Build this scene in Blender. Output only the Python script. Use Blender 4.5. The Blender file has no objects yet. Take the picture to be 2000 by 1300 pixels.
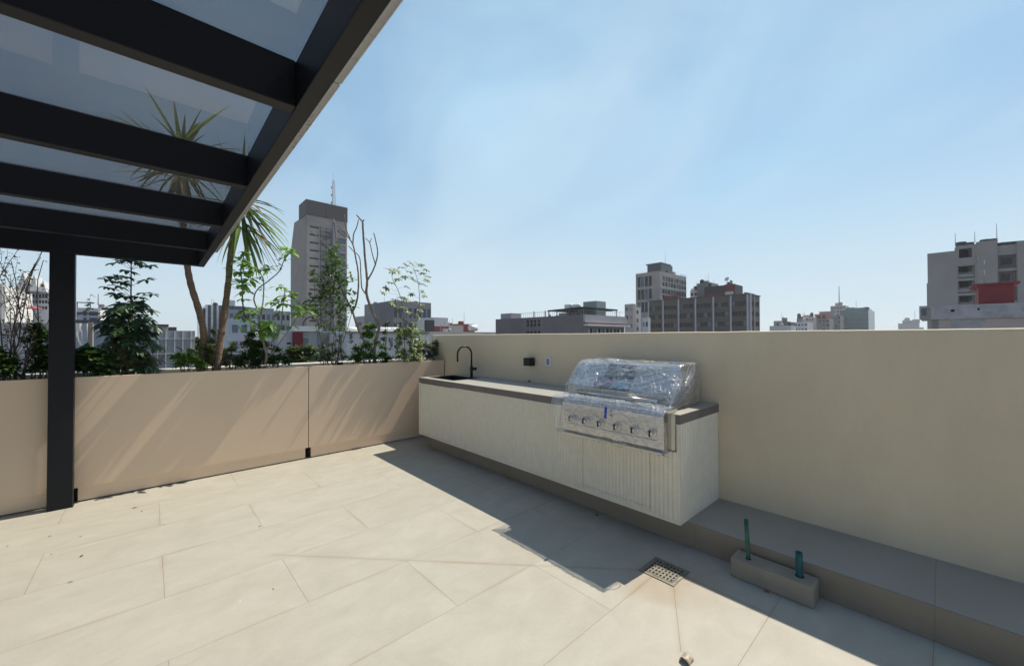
import bpy, bmesh, math, random
from mathutils import Vector, Matrix, noise
random.seed(7)
V = Vector
C = bpy.context.scene.collection
scene = bpy.context.scene
R = math.radians

# ------------------------------------------------------------------ camera
CAM_H = 1.55
FPX = 773.46                       # focal length in pixels of a 2000 px wide frame
_y, _t, _r = R(47.47), R(0.669), R(-0.11)
F = V((math.cos(_y)*math.cos(_t), math.sin(_y)*math.cos(_t), math.sin(_t)))
R0 = V((math.sin(_y), -math.cos(_y), 0)); U0 = R0.cross(F)
RR = R0*math.cos(_r) + U0*math.sin(_r); UU = -R0*math.sin(_r) + U0*math.cos(_r)
cam_d = bpy.data.cameras.new('camera'); cam = bpy.data.objects.new('camera', cam_d); C.objects.link(cam)
cam_d.sensor_width = 36; cam_d.lens = 36*FPX/2000; cam_d.clip_start = 0.05; cam_d.clip_end = 12000
M = Matrix((RR, UU, -F)).transposed().to_4x4(); M.translation = V((0, 0, CAM_H)); cam.matrix_world = M
scene.camera = cam

# survey helpers: a direction measured in the photo meets a real plane
def ray(px, py): return F + RR*((px-1000)/FPX) + UU*((650-py)/FPX)
def pX(px, py, X):
    d = ray(px, py); return d*(X/d.x) + V((0, 0, CAM_H))
def pY(px, py, Y):
    d = ray(px, py); return d*(Y/d.y) + V((0, 0, CAM_H))
def pZ(px, py, z):
    d = ray(px, py); return d*((z-CAM_H)/d.z) + V((0, 0, CAM_H))

# ------------------------------------------------------------------ materials
def nodes(name):
    m = bpy.data.materials.new(name); m.use_nodes = True
    nt = m.node_tree; b = nt.nodes['Principled BSDF']; return m, nt, b
def N(nt, t, **k):
    n = nt.nodes.new(t)
    for a, v in k.items(): setattr(n, a, v)
    return n
def ramp(nt, src, stops):
    r = N(nt, 'ShaderNodeValToRGB'); e = r.color_ramp.elements
    e[0].position, e[0].color = stops[0][0], (*stops[0][1], 1); e[1].position, e[1].color = stops[-1][0], (*stops[-1][1], 1)
    for p, c in stops[1:-1]:
        q = e.new(p); q.color = (*c, 1)
    nt.links.new(src, r.inputs[0]); return r.outputs[0]
def mul(c, k): return tuple(min(1, a*k) for a in c)
def surf(name, col, rough=.7, metal=0, var=.12, scale=3, bump=0, bscale=60, spec=.5, stretch=(1, 1, 1), stain=0, stain_col=None, detail=6):
    m, nt, b = nodes(name)
    g = N(nt, 'ShaderNodeNewGeometry'); mp = N(nt, 'ShaderNodeMapping'); mp.inputs['Scale'].default_value = stretch
    nt.links.new(g.outputs['Position'], mp.inputs[0])
    n = N(nt, 'ShaderNodeTexNoise'); n.inputs['Scale'].default_value = scale; n.inputs['Detail'].default_value = detail
    nt.links.new(mp.outputs[0], n.inputs[0])
    out = ramp(nt, n.outputs[0], [(.3, mul(col, 1-var)), (.7, mul(col, 1+var))])
    if stain:
        n2 = N(nt, 'ShaderNodeTexNoise'); n2.inputs['Scale'].default_value = scale*.35; n2.inputs['Detail'].default_value = 9; n2.inputs['Roughness'].default_value = .7
        nt.links.new(mp.outputs[0], n2.inputs[0])
        f = ramp(nt, n2.outputs[0], [(.5, (0, 0, 0)), (.72, (stain,)*3)])
        mx = N(nt, 'ShaderNodeMixRGB'); mx.inputs[2].default_value = (*(stain_col or mul(col, .5)), 1)
        nt.links.new(f, mx.inputs[0]); nt.links.new(out, mx.inputs[1]); out = mx.outputs[0]
    nt.links.new(out, b.inputs['Base Color'])
    b.inputs['Roughness'].default_value = rough; b.inputs['Metallic'].default_value = metal; b.inputs['Specular IOR Level'].default_value = spec
    if bump:
        n3 = N(nt, 'ShaderNodeTexNoise'); n3.inputs['Scale'].default_value = bscale; n3.inputs['Detail'].default_value = 5
        nt.links.new(mp.outputs[0], n3.inputs[0])
        bp = N(nt, 'ShaderNodeBump'); bp.inputs['Strength'].default_value = bump; bp.inputs['Distance'].default_value = .01
        nt.links.new(n3.outputs[0], bp.inputs['Height']); nt.links.new(bp.outputs[0], b.inputs['Normal'])
    return m
def leafmat(name, lo, hi, trans=.3, rough=.42, hue=None):
    m, nt, b = nodes(name)
    g = N(nt, 'ShaderNodeNewGeometry')
    st = [(0, lo), (.8, hi)] + ([(1, hue)] if hue else [])
    c = ramp(nt, g.outputs['Random Per Island'], st)
    nt.links.new(c, b.inputs['Base Color']); b.inputs['Roughness'].default_value = rough
    t = N(nt, 'ShaderNodeBsdfTranslucent'); hs = N(nt, 'ShaderNodeHueSaturation'); hs.inputs['Value'].default_value = 1.9; hs.inputs['Saturation'].default_value = 1.1
    nt.links.new(c, hs.inputs['Color']); nt.links.new(hs.outputs[0], t.inputs[0])
    mx = N(nt, 'ShaderNodeMixShader'); mx.inputs[0].default_value = trans
    nt.links.new(b.outputs[0], mx.inputs[1]); nt.links.new(t.outputs[0], mx.inputs[2])
    nt.links.new(mx.outputs[0], nt.nodes['Material Output'].inputs[0]); return m

def floor_mat():
    m, nt, b = nodes('porcelain_floor_tile')
    g = N(nt, 'ShaderNodeNewGeometry'); sp = N(nt, 'ShaderNodeSeparateXYZ'); nt.links.new(g.outputs['Position'], sp.inputs[0])
    def mth(op, a, bb=None, c=None):
        n = N(nt, 'ShaderNodeMath', operation=op)
        for i, q in enumerate((a, bb, c)):
            if q is None: continue
            if isinstance(q, (int, float)): n.inputs[i].default_value = q
            else: nt.links.new(q, n.inputs[i])
        return n.outputs[0]
    X, Y = sp.outputs[0], sp.outputs[1]
    RH, TL = .6225, 1.2475
    ry = mth('DIVIDE', mth('SUBTRACT', Y, 1.295), RH)
    row = mth('FLOOR', ry); fy = mth('FRACT', ry)
    par = mth('MODULO', mth('ADD', row, 40), 2)
    rx = mth('DIVIDE', mth('SUBTRACT', mth('ADD', X, 12.475), mth('ADD', .70, mth('MULTIPLY', par, -.62))), TL)
    cx = mth('FLOOR', rx); fx = mth('FRACT', rx)
    dy = mth('MULTIPLY', mth('MINIMUM', fy, mth('SUBTRACT', 1, fy)), RH)
    dx = mth('MULTIPLY', mth('MINIMUM', fx, mth('SUBTRACT', 1, fx)), TL)
    d = mth('MINIMUM', dx, dy)
    def seg(ax, ay, bx, by):           # distance to a mitre joint cut through the tiles towards the drain
        L = math.hypot(bx-ax, by-ay); ux, uy = (bx-ax)/L, (by-ay)/L
        px_, py_ = mth('SUBTRACT', X, ax), mth('SUBTRACT', Y, ay)
        al = mth('ADD', mth('MULTIPLY', px_, ux), mth('MULTIPLY', py_, uy))
        pe = mth('ABSOLUTE', mth('SUBTRACT', mth('MULTIPLY', px_, uy), mth('MULTIPLY', py_, ux)))
        ov = mth('MAXIMUM', mth('SUBTRACT', al, L), mth('MULTIPLY', al, -1))
        return mth('MAXIMUM', pe, mth('MAXIMUM', ov, 0))
    dg = mth('MINIMUM', seg(.66, 3.27, 2.46, 1.35), seg(2.44, 1.165, 1.95, .895))
    d2 = mth('MINIMUM', d, dg)
    joint = mth('SUBTRACT', 1, mth('MINIMUM', mth('DIVIDE', d2, .0022), 1))
    # streaky stone pattern along the tile, one tone for each tile
    mp = N(nt, 'ShaderNodeMapping'); mp.inputs['Scale'].default_value = (1.7, 2.4, 1); nt.links.new(g.outputs['Position'], mp.inputs[0])
    cmb = N(nt, 'ShaderNodeCombineXYZ'); nt.links.new(cx, cmb.inputs[0]); nt.links.new(row, cmb.inputs[1])
    wn = N(nt, 'ShaderNodeTexWhiteNoise', noise_dimensions='3D'); nt.links.new(cmb.outputs[0], wn.inputs[0])
    off = N(nt, 'ShaderNodeVectorMath', operation='MULTIPLY_ADD'); nt.links.new(wn.outputs['Color'], off.inputs[0]); off.inputs[1].default_value = (9, 9, 9); nt.links.new(mp.outputs[0], off.inputs[2])
    n1 = N(nt, 'ShaderNodeTexNoise'); n1.inputs['Scale'].default_value = 2.2; n1.inputs['Detail'].default_value = 10; n1.inputs['Roughness'].default_value = .62; n1.inputs['Distortion'].default_value = .6
    nt.links.new(off.outputs[0], n1.inputs[0])
    n1b = N(nt, 'ShaderNodeTexNoise'); n1b.inputs['Scale'].default_value = 55; n1b.inputs['Detail'].default_value = 6
    nt.links.new(g.outputs['Position'], n1b.inputs[0])
    fac = mth('ADD', mth('MULTIPLY', n1.outputs[0], .8), mth('MULTIPLY', n1b.outputs[0], .2))
    fac = mth('ADD', fac, mth('MULTIPLY', mth('SUBTRACT', wn.outputs['Value'], .5), .06))
    base = ramp(nt, fac, [(.3, (.39, .368, .31)), (.5, (.432, .41, .348)), (.7, (.475, .452, .39))])
    # rust-brown dust beside the joints and towards the drain
    n2 = N(nt, 'ShaderNodeTexNoise'); n2.inputs['Scale'].default_value = 2.1; n2.inputs['Detail'].default_value = 7; nt.links.new(g.outputs['Position'], n2.inputs[0])
    near = mth('POWER', mth('SUBTRACT', 1, mth('MINIMUM', mth('DIVIDE', d2, .035), 1)), 2.2)
    patch = mth('MINIMUM', mth('MAXIMUM', mth('MULTIPLY', mth('SUBTRACT', n2.outputs[0], .47), 6), 0), 1)
    neard = mth('POWER', mth('SUBTRACT', 1, mth('MINIMUM', mth('DIVIDE', dg, .05), 1)), 2)
    ddx, ddy = mth('SUBTRACT', X, 2.44), mth('SUBTRACT', Y, 1.2)
    dd = mth('SQRT', mth('ADD', mth('MULTIPLY', ddx, ddx), mth('MULTIPLY', ddy, ddy)))
    dr = mth('MINIMUM', mth('MAXIMUM', mth('MULTIPLY', mth('SUBTRACT', mth('SUBTRACT', mth('MULTIPLY', n2.outputs[0], .9), mth('MULTIPLY', dd, 1.25)), .03), 3), 0), 1)
    st = mth('MINIMUM', mth('ADD', mth('ADD', mth('MULTIPLY', mth('MULTIPLY', near, patch), .38), mth('MULTIPLY', neard, .2)), mth('MULTIPLY', dr, .42)), 1)
    mx = N(nt, 'ShaderNodeMixRGB'); mx.inputs[2].default_value = (.33, .235, .15, 1); nt.links.new(st, mx.inputs[0]); nt.links.new(base, mx.inputs[1])
    mx2 = N(nt, 'ShaderNodeMixRGB'); mx2.inputs[2].default_value = (.17, .14, .11, 1); nt.links.new(mth('MULTIPLY', joint, .7), mx2.inputs[0]); nt.links.new(mx.outputs[0], mx2.inputs[1])
    # pale specks and scuffs
    vo = N(nt, 'ShaderNodeTexVoronoi'); vo.inputs['Scale'].default_value = 3.3; nt.links.new(g.outputs['Position'], vo.inputs[0])
    spk = mth('LESS_THAN', vo.outputs['Distance'], .02)
    mx3 = N(nt, 'ShaderNodeMixRGB'); mx3.inputs[2].default_value = (.7, .68, .62, 1); nt.links.new(mth('MULTIPLY', spk, .6), mx3.inputs[0]); nt.links.new(mx2.outputs[0], mx3.inputs[1])
    nt.links.new(mx3.outputs[0], b.inputs['Base Color'])
    b.inputs['Roughness'].default_value = .62; b.inputs['Specular IOR Level'].default_value = .35
    bp = N(nt, 'ShaderNodeBump'); bp.inputs['Strength'].default_value = .35; bp.inputs['Distance'].default_value = .004
    nt.links.new(mth('SUBTRACT', mth('MULTIPLY', n1b.outputs[0], .25), joint), bp.inputs['Height']); nt.links.new(bp.outputs[0], b.inputs['Normal'])
    return m

def glassmat(name, tint, dust=.06):
    m, nt, b = nodes(name); nt.nodes.remove(b)
    tr = N(nt, 'ShaderNodeBsdfTransparent'); tr.inputs[0].default_value = (*tint, 1)
    gl = N(nt, 'ShaderNodeBsdfGlossy'); gl.inputs['Roughness'].default_value = .01; gl.inputs[0].default_value = (.9, .93, 1, 1)
    df = N(nt, 'ShaderNodeBsdfDiffuse'); df.inputs[0].default_value = (.55, .55, .52, 1)
    lw = N(nt, 'ShaderNodeLayerWeight'); lw.inputs[0].default_value = .5
    pw = N(nt, 'ShaderNodeMath', operation='POWER'); pw.inputs[1].default_value = 5; nt.links.new(lw.outputs['Facing'], pw.inputs[0])
    fr = N(nt, 'ShaderNodeMath', operation='MULTIPLY_ADD'); fr.inputs[1].default_value = .9; fr.inputs[2].default_value = .06; nt.links.new(pw.outputs[0], fr.inputs[0])
    g = N(nt, 'ShaderNodeNewGeometry'); n = N(nt, 'ShaderNodeTexNoise'); n.inputs['Scale'].default_value = 3; n.inputs['Detail'].default_value = 8
    nt.links.new(g.outputs['Position'], n.inputs[0]); f = ramp(nt, n.outputs[0], [(.35, (dust*.5,)*3), (.75, (dust*1.6,)*3)])
    a = N(nt, 'ShaderNodeMixShader'); nt.links.new(f, a.inputs[0]); nt.links.new(tr.outputs[0], a.inputs[1]); nt.links.new(df.outputs[0], a.inputs[2])
    c = N(nt, 'ShaderNodeMixShader'); nt.links.new(fr.outputs[0], c.inputs[0]); nt.links.new(a.outputs[0], c.inputs[1]); nt.links.new(gl.outputs[0], c.inputs[2])
    nt.links.new(c.outputs[0], nt.nodes['Material Output'].inputs[0]); return m

def filmmat(name='clear_film', ang=.6, lines=.34, veil=.10):
    m, nt, b = nodes(name); nt.nodes.remove(b)
    tr = N(nt, 'ShaderNodeBsdfTransparent'); tr.inputs[0].default_value = (.97, .98, 1, 1)
    gl = N(nt, 'ShaderNodeBsdfGlossy'); gl.inputs['Roughness'].default_value = .07
    df = N(nt, 'ShaderNodeBsdfDiffuse'); df.inputs[0].default_value = (.85, .86, .86, 1)
    tc = N(nt, 'ShaderNodeTexCoord'); mp = N(nt, 'ShaderNodeMapping'); mp.inputs['Scale'].default_value = (3, 1.2, 3); mp.inputs['Rotation'].default_value = (.5, .3, .4)
    nt.links.new(tc.outputs['Object'], mp.inputs[0])
    n = N(nt, 'ShaderNodeTexNoise'); n.inputs['Scale'].default_value = 11; n.inputs['Detail'].default_value = 6; n.inputs['Distortion'].default_value = 1.6
    nt.links.new(mp.outputs[0], n.inputs[0])
    n2 = N(nt, 'ShaderNodeTexNoise'); n2.noise_type = 'RIDGED_MULTIFRACTAL'; n2.inputs['Scale'].default_value = 6; n2.inputs['Detail'].default_value = 4; n2.inputs['Distortion'].default_value = .8
    nt.links.new(mp.outputs[0], n2.inputs[0])
    ad = N(nt, 'ShaderNodeMath', operation='MULTIPLY'); nt.links.new(n.outputs[0], ad.inputs[0]); ad.inputs[1].default_value = .5
    bp = N(nt, 'ShaderNodeBump'); bp.inputs['Strength'].default_value = .5; bp.inputs['Distance'].default_value = .006
    nt.links.new(bp.outputs[0], gl.inputs['Normal'])
    lw = N(nt, 'ShaderNodeLayerWeight'); lw.inputs[0].default_value = .35; nt.links.new(bp.outputs[0], lw.inputs['Normal'])
    f = ramp(nt, lw.outputs['Facing'], [(.0, (.06,)*3), (.8, (.5,)*3)])
    # taut folds: thin whitish creases running one way, crossed by a weaker set
    tot = None
    for sc, an, wgt in (((34, 2.2, 3), ang, 1), ((22, 3, 2.4), ang-1.1, .8), ((60, 4, 6), ang+.25, .6)):
        m1_ = N(nt, 'ShaderNodeMapping'); m1_.inputs['Rotation'].default_value = (an, an*.8, .2); nt.links.new(tc.outputs['Object'], m1_.inputs[0])
        m2_ = N(nt, 'ShaderNodeMapping'); m2_.inputs['Scale'].default_value = sc; nt.links.new(m1_.outputs[0], m2_.inputs[0])
        q = N(nt, 'ShaderNodeTexNoise'); q.inputs['Scale'].default_value = 1; q.inputs['Detail'].default_value = 2; q.inputs['Distortion'].default_value = .5; nt.links.new(m2_.outputs[0], q.inputs[0])
        s1 = N(nt, 'ShaderNodeMath', operation='SUBTRACT'); s1.inputs[1].default_value = .5; nt.links.new(q.outputs[0], s1.inputs[0])
        s2 = N(nt, 'ShaderNodeMath', operation='ABSOLUTE'); nt.links.new(s1.outputs[0], s2.inputs[0])
        l_ = ramp(nt, s2.outputs[0], [(0, (wgt,)*3), (.035, (0, 0, 0))])
        if tot is None: tot = l_
        else:
            mxm = N(nt, 'ShaderNodeMath', operation='MAXIMUM'); nt.links.new(tot, mxm.inputs[0]); nt.links.new(l_, mxm.inputs[1]); tot = mxm.outputs[0]
    pn = N(nt, 'ShaderNodeTexNoise'); pn.inputs['Scale'].default_value = 5; nt.links.new(tc.outputs['Object'], pn.inputs[0]); pa = ramp(nt, pn.outputs[0], [(.4, (.1,)*3), (.62, (1, 1, 1))])
    m3_ = N(nt, 'ShaderNodeMath', operation='MULTIPLY'); nt.links.new(tot, m3_.inputs[0]); nt.links.new(pa, m3_.inputs[1])
    m4_ = N(nt, 'ShaderNodeMath', operation='MULTIPLY_ADD'); nt.links.new(m3_.outputs[0], m4_.inputs[0]); m4_.inputs[1].default_value = lines; m4_.inputs[2].default_value = veil
    ad2 = N(nt, 'ShaderNodeMath', operation='ADD'); nt.links.new(ad.outputs[0], ad2.inputs[0]); nt.links.new(m3_.outputs[0], ad2.inputs[1]); nt.links.new(ad2.outputs[0], bp.inputs['Height'])
    milk = m4_.outputs[0]
    a = N(nt, 'ShaderNodeMixShader'); nt.links.new(milk, a.inputs[0]); nt.links.new(tr.outputs[0], a.inputs[1]); nt.links.new(df.outputs[0], a.inputs[2])
    c = N(nt, 'ShaderNodeMixShader'); nt.links.new(f, c.inputs[0]); nt.links.new(a.outputs[0], c.inputs[1]); nt.links.new(gl.outputs[0], c.inputs[2])
    nt.links.new(c.outputs[0], nt.nodes['Material Output'].inputs[0]); return m

MT = dict(
 floor=floor_mat(),
 wall=surf('cream_painted_render', (.80, .675, .475), .75, var=.045, scale=1.3, bump=.16, bscale=45, stretch=(1, 1, .45), stain=.32, stain_col=(.42, .36, .27)),
 panel=surf('beige_sheet_metal_panel', (.78, .60, .43), .42, var=.02, scale=1.2, bump=.03, bscale=8),
 stone=surf('grey_stone_tile', (.175, .155, .145), .55, var=.08, scale=6, bump=.05, bscale=90),
 stonetop=surf('grey_beige_worktop_tile', (.40, .385, .345), .5, var=.06, scale=7, bump=.03, bscale=90),
 ledge=surf('grey_ledge_tile', (.37, .35, .31), .6, var=.07, scale=2.2, bump=.08, bscale=60, stain=.25, stain_col=(.27, .24, .2)),
 riser=surf('brown_riser_tile', (.28, .235, .18), .6, var=.09, scale=2.6, bump=.08, bscale=60, stain=.3, stain_col=(.18, .145, .105)),
 fluted=surf('fluted_cream_stone', (.80, .745, .615), .7, var=.04, scale=14, bump=.12, bscale=110, stain=.05, stain_col=(.5, .46, .38)),
 gap=surf('dark_gap', (.02, .02, .02), .9),
 black=surf('matt_black_metal', (.012, .012, .014), .38, var=.1, spec=.4),
 sinkm=surf('black_composite_sink', (.012, .012, .016), .5, var=.2, scale=30),
 pergola=surf('dark_steel_paint', (.009, .0105, .015), .4, var=.15, scale=1.2, bump=.04, bscale=14, spec=.25, stain=.1, stain_col=(.05, .055, .065)),
 glass=glassmat('tinted_roof_glass', (.585, .59, .61), .11),
 dust=None,
 steel=surf('brushed_steel', (.60, .585, .56), .26, 1, var=.05, scale=3, bump=.05, bscale=25, stretch=(1, .15, 8)),
 steelbar=surf('polished_steel', (.62, .6, .57), .14, 1, var=.03),
 film=filmmat(), film_panel=filmmat('clear_film_panel', .5, .24, .17), film_end=filmmat('clear_film_end', .25, .6),
 white=surf('white_plastic', (.75, .75, .74), .4, var=.02),
 greyp=surf('grey_plastic', (.28, .29, .3), .4, var=.05),
 tape=surf('blue_tape', (.02, .07, .42), .6, var=.25, scale=60),
 concreteblock=surf('plinth_tile', (.30, .27, .215), .65, var=.1, scale=8, bump=.2, bscale=60, stain=.35, stain_col=(.2, .17, .13)),
 pipeg=surf('green_pipe', (.008, .10, .055), .55, var=.2, scale=25, stain=.5, stain_col=(.15, .25, .2)),
 pipeb=surf('blue_green_pipe', (.006, .075, .095), .55, var=.35, scale=14, stain=.6, stain_col=(.02, .28, .2)),
 grate=surf('drain_steel', (.23, .215, .18), .5, .4, var=.25, scale=40, bump=.1, bscale=90, stain=.3, stain_col=(.3, .22, .15)),
 pit=surf('drain_pit', (.01, .01, .01), .9),
 dead=surf('dead_leaf', (.22, .145, .08), .8, var=.4, scale=60),
 greenleaf=surf('fallen_green_leaf', (.10, .15, .03), .6, var=.3, scale=60),
 husk=surf('curled_husk', (.42, .36, .28), .5, var=.3, scale=50),
 soil=surf('potting_soil', (.05, .036, .025), .95, var=.4, scale=30, bump=.8, bscale=50),
 parapet=surf('pale_rear_coping', (.62, .60, .54), .7, var=.06, scale=4),
 bark=surf('palm_bark', (.20, .135, .095), .85, var=.35, scale=16, stretch=(1, 1, 5), bump=.9, bscale=22),
 barkgrey=surf('grey_bark', (.23, .19, .155), .8, var=.3, scale=25, bump=.5, bscale=60),
 stemg=surf('green_stem', (.13, .14, .06), .6, var=.3, scale=30),
 stemp=surf('purple_brown_stem', (.11, .075, .07), .7, var=.3, scale=30),
 l_umb=leafmat('umbrella_leaf', (0.016, 0.041, 0.019), (0.047, 0.101, 0.034), .18, .42),
 l_dark=leafmat('dark_shrub_leaf', (0.026, 0.056, 0.021), (0.080, 0.160, 0.040), .2, .4),
 l_olive=leafmat('olive_leaf', (0.065, 0.091, 0.033), (0.156, 0.195, 0.065), .25, .55),
 l_bright=leafmat('bright_soft_leaf', (0.102, 0.189, 0.036), (0.246, 0.392, 0.087), .38, .5),
 l_gloss=leafmat('glossy_tree_leaf', (0.040, 0.088, 0.029), (0.112, 0.208, 0.048), .22, .36, (0.320, 0.352, 0.032)),
 l_fresh=leafmat('fresh_hedge_leaf', (0.065, 0.143, 0.026), (0.182, 0.312, 0.052), .3, .4),
 l_yellow=leafmat('yellow_leaf', (0.300, 0.260, 0.020), (0.500, 0.420, 0.030), .35, .5),
 l_varieg=leafmat('variegated_leaf', (0.054, 0.102, 0.024), (0.144, 0.204, 0.048), .28, .45, (0.504, 0.480, 0.120)),
 l_silver=leafmat('silver_leaf', (0.060, 0.096, 0.048), (0.240, 0.300, 0.180), .25, .36, (0.600, 0.600, 0.504)),
 l_purple=leafmat('purplish_small_leaf', (0.045, 0.040, 0.045), (0.100, 0.110, 0.050), .2, .5),
 l_palm=leafmat('strap_leaf', (0.069, 0.115, 0.029), (0.172, 0.241, 0.057), .3, .3, (0.345, 0.368, 0.092)),
 l_deadp=leafmat('dead_strap_leaf', (0.120, 0.085, 0.050), (0.230, 0.180, 0.100), .2, .7),
 flower=leafmat('magenta_flower', (.10, .01, .04), (.25, .03, .1), .3, .5),
 l_far=leafmat('far_tree_leaf', (0.050, 0.075, 0.025), (0.120, 0.160, 0.055), .2, .6),
 urban=surf('city_ground', (.13, .125, .12), .9, var=.4, scale=.02),
 slab=surf('terrace_base', (.3, .28, .25), .9),
)
def dustmat():
    m, nt, b = nodes('dusty_glass_edge'); g = N(nt, 'ShaderNodeNewGeometry')
    n = N(nt, 'ShaderNodeTexNoise'); n.inputs['Scale'].default_value = 45; n.inputs['Detail'].default_value = 6; nt.links.new(g.outputs['Position'], n.inputs[0])
    n2 = N(nt, 'ShaderNodeTexNoise'); n2.inputs['Scale'].default_value = 1.1; nt.links.new(g.outputs['Position'], n2.inputs[0])
    f = N(nt, 'ShaderNodeMath', operation='MULTIPLY'); nt.links.new(ramp(nt, n.outputs[0], [(.52, (0, 0, 0)), (.66, (1, 1, 1))]), f.inputs[0]); nt.links.new(ramp(nt, n2.outputs[0], [(.42, (0, 0, 0)), (.6, (.7,)*3)]), f.inputs[1])
    mx = N(nt, 'ShaderNodeMixRGB'); mx.inputs[1].default_value = (.66, .66, .66, 1); mx.inputs[2].default_value = (.2, .15, .09, 1); nt.links.new(f.outputs[0], mx.inputs[0])
    nt.links.new(mx.outputs[0], b.inputs[0]); b.inputs['Roughness'].default_value = .35
    t = N(nt, 'ShaderNodeBsdfTranslucent'); nt.links.new(mx.outputs[0], t.inputs[0]); a = N(nt, 'ShaderNodeMixShader'); a.inputs[0].default_value = .45
    nt.links.new(b.outputs[0], a.inputs[1]); nt.links.new(t.outputs[0], a.inputs[2]); nt.links.new(a.outputs[0], nt.nodes['Material Output'].inputs[0]); return m
MT['dust'] = dustmat()
def plain(name, col, rough=.85, **k): 
    k.setdefault('var', .08); k.setdefault('scale', .35); k.setdefault('stain', .35)
    return surf(name, col, rough, **k)
WG = surf('dark_window_glass', (.018, .022, .03), .25, var=.5, scale=.8, spec=.25)
WG2 = surf('blue_window_glass', (.10, .14, .19), .12, var=.4, scale=.5, spec=.4)
WG3 = surf('pale_curtained_window', (.30, .32, .33), .3, var=.3, scale=.9)

# ------------------------------------------------------------------ mesh helpers
class MB:
    def __init__(s): s.v = []; s.f = []
    def box(s, x0, x1, y0, y1, z0, z1):
        s.hexa([(x0, y0, z0), (x1, y0, z0), (x1, y1, z0), (x0, y1, z0), (x0, y0, z1), (x1, y0, z1), (x1, y1, z1), (x0, y1, z1)]); return s
    def hexa(s, p):
        b = len(s.v); s.v += [tuple(q) for q in p]
        s.f += [tuple(b+i for i in q) for q in ((0, 3, 2, 1), (4, 5, 6, 7), (0, 1, 5, 4), (1, 2, 6, 5), (2, 3, 7, 6), (3, 0, 4, 7))]
    def bar(s, a, b, w, h=None, up=V((0, 0, 1))):
        a, b = V(a), V(b); h = h or w; d = (b-a).normalized()
        if abs(d.dot(up)) > .98: up = V((1, 0, 0))
        r = d.cross(up).normalized()*w/2; u = r.cross(d).normalized()*h/2
        s.hexa([a-r-u, a+r-u, b+r-u, b-r-u, a-r+u, a+r+u, b+r+u, b-r+u]); return s
    def quad(s, a, b, c, d):
        k = len(s.v); s.v += [tuple(a), tuple(b), tuple(c), tuple(d)]; s.f.append((k, k+1, k+2, k+3)); return s
    def tube(s, pts, rad, n=8, cap=True):
        pts = [V(p) for p in pts]
        if not isinstance(rad, (list, tuple)): rad = [rad]*len(pts)
        b = len(s.v); prev = None
        for i, p in enumerate(pts):
            d = (pts[min(i+1, len(pts)-1)]-pts[max(i-1, 0)]).normalized()
            if prev is None: prev = d.orthogonal().normalized()
            u = (prev-d*prev.dot(d)).normalized(); w = d.cross(u); prev = u
            for k in range(n):
                a = 2*math.pi*k/n; s.v.append(tuple(p+(u*math.cos(a)+w*math.sin(a))*rad[i]))
        for i in range(len(pts)-1):
            for k in range(n):
                s.f.append((b+i*n+k, b+i*n+(k+1) % n, b+(i+1)*n+(k+1) % n, b+(i+1)*n+k))
        if cap:
            s.f.append(tuple(b+k for k in range(n))[::-1]); e = b+(len(pts)-1)*n; s.f.append(tuple(e+k for k in range(n)))
        return s
    def prismY(s, prof, y0, y1):      # profile given as (x, z)
        b = len(s.v); n = len(prof)
        s.v += [(x, y0, z) for x, z in prof] + [(x, y1, z) for x, z in prof]
        s.f.append(tuple(range(b, b+n))); s.f.append(tuple(range(b+2*n-1, b+n-1, -1)))
        for i in range(n): j = (i+1) % n; s.f.append((b+i, b+n+i, b+n+j, b+j))
        return s
    def prismX(s, prof, x0, x1):      # profile given as (y, z)
        b = len(s.v); n = len(prof)
        s.v += [(x0, y, z) for y, z in prof] + [(x1, y, z) for y, z in prof]
        s.f.append(tuple(range(b, b+n))); s.f.append(tuple(range(b+2*n-1, b+n-1, -1)))
        for i in range(n): j = (i+1) % n; s.f.append((b+i, b+n+i, b+n+j, b+j))
        return s
    def leaf(s, p, d, L, W, droop=.3, fold=.25, up=V((0, 0, 1)), prof=(0, .75, 1, .7, 0)):
        p, d = V(p), V(d).normalized()
        side = d.cross(up)
        if side.length < .05: side = V((1, 0, 0))
        side.normalize(); b = len(s.v); n = len(prof)
        q = p.copy(); dd = d.copy()
        for i, w in enumerate(prof):
            nn = side.cross(dd).normalized(); hw = W*w/2
            if w == 0: s.v.append(tuple(q))
            else:
                s.v += [tuple(q-side*hw+nn*hw*fold), tuple(q), tuple(q+side*hw+nn*hw*fold)]
            dd = (dd-V((0, 0, 1))*droop*2/n).normalized(); q = q+dd*L/(n-1)
        idx = []; k = b
        for w in prof:
            if w == 0: idx.append((k,)); k += 1
            else: idx.append((k, k+1, k+2)); k += 3
        for a, c in zip(idx, idx[1:]):
            if len(a) == 1 and len(c) == 3: s.f += [(a[0], c[1], c[0]), (a[0], c[2], c[1])]
            elif len(a) == 3 and len(c) == 3: s.f += [(a[0], a[1], c[1], c[0]), (a[1], a[2], c[2], c[1])]
            elif len(a) == 3: s.f += [(a[0], a[1], c[0]), (a[1], a[2], c[0])]
        return s
    def build(s, name, mat, parent=None, smooth=False, bevel=0, seg=2):
        me = bpy.data.meshes.new(name); me.from_pydata(s.v, [], s.f); me.update()
        o = bpy.data.objects.new(name, me); C.objects.link(o); me.materials.append(mat)
        if parent is not None: o.parent = parent
        if parent is not None: o.matrix_parent_inverse = world_of(parent).inverted()
        if smooth:
            for p in me.polygons: p.use_smooth = True
        if bevel:
            md = o.modifiers.new('bevel', 'BEVEL'); md.width = bevel; md.segments = seg; md.limit_method = 'ANGLE'; md.angle_limit = R(40)
        return o
def world_of(o):
    m = Matrix.Translation(o.location)
    if o.parent is not None: m = world_of(o.parent) @ o.matrix_parent_inverse @ m
    return m
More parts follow.
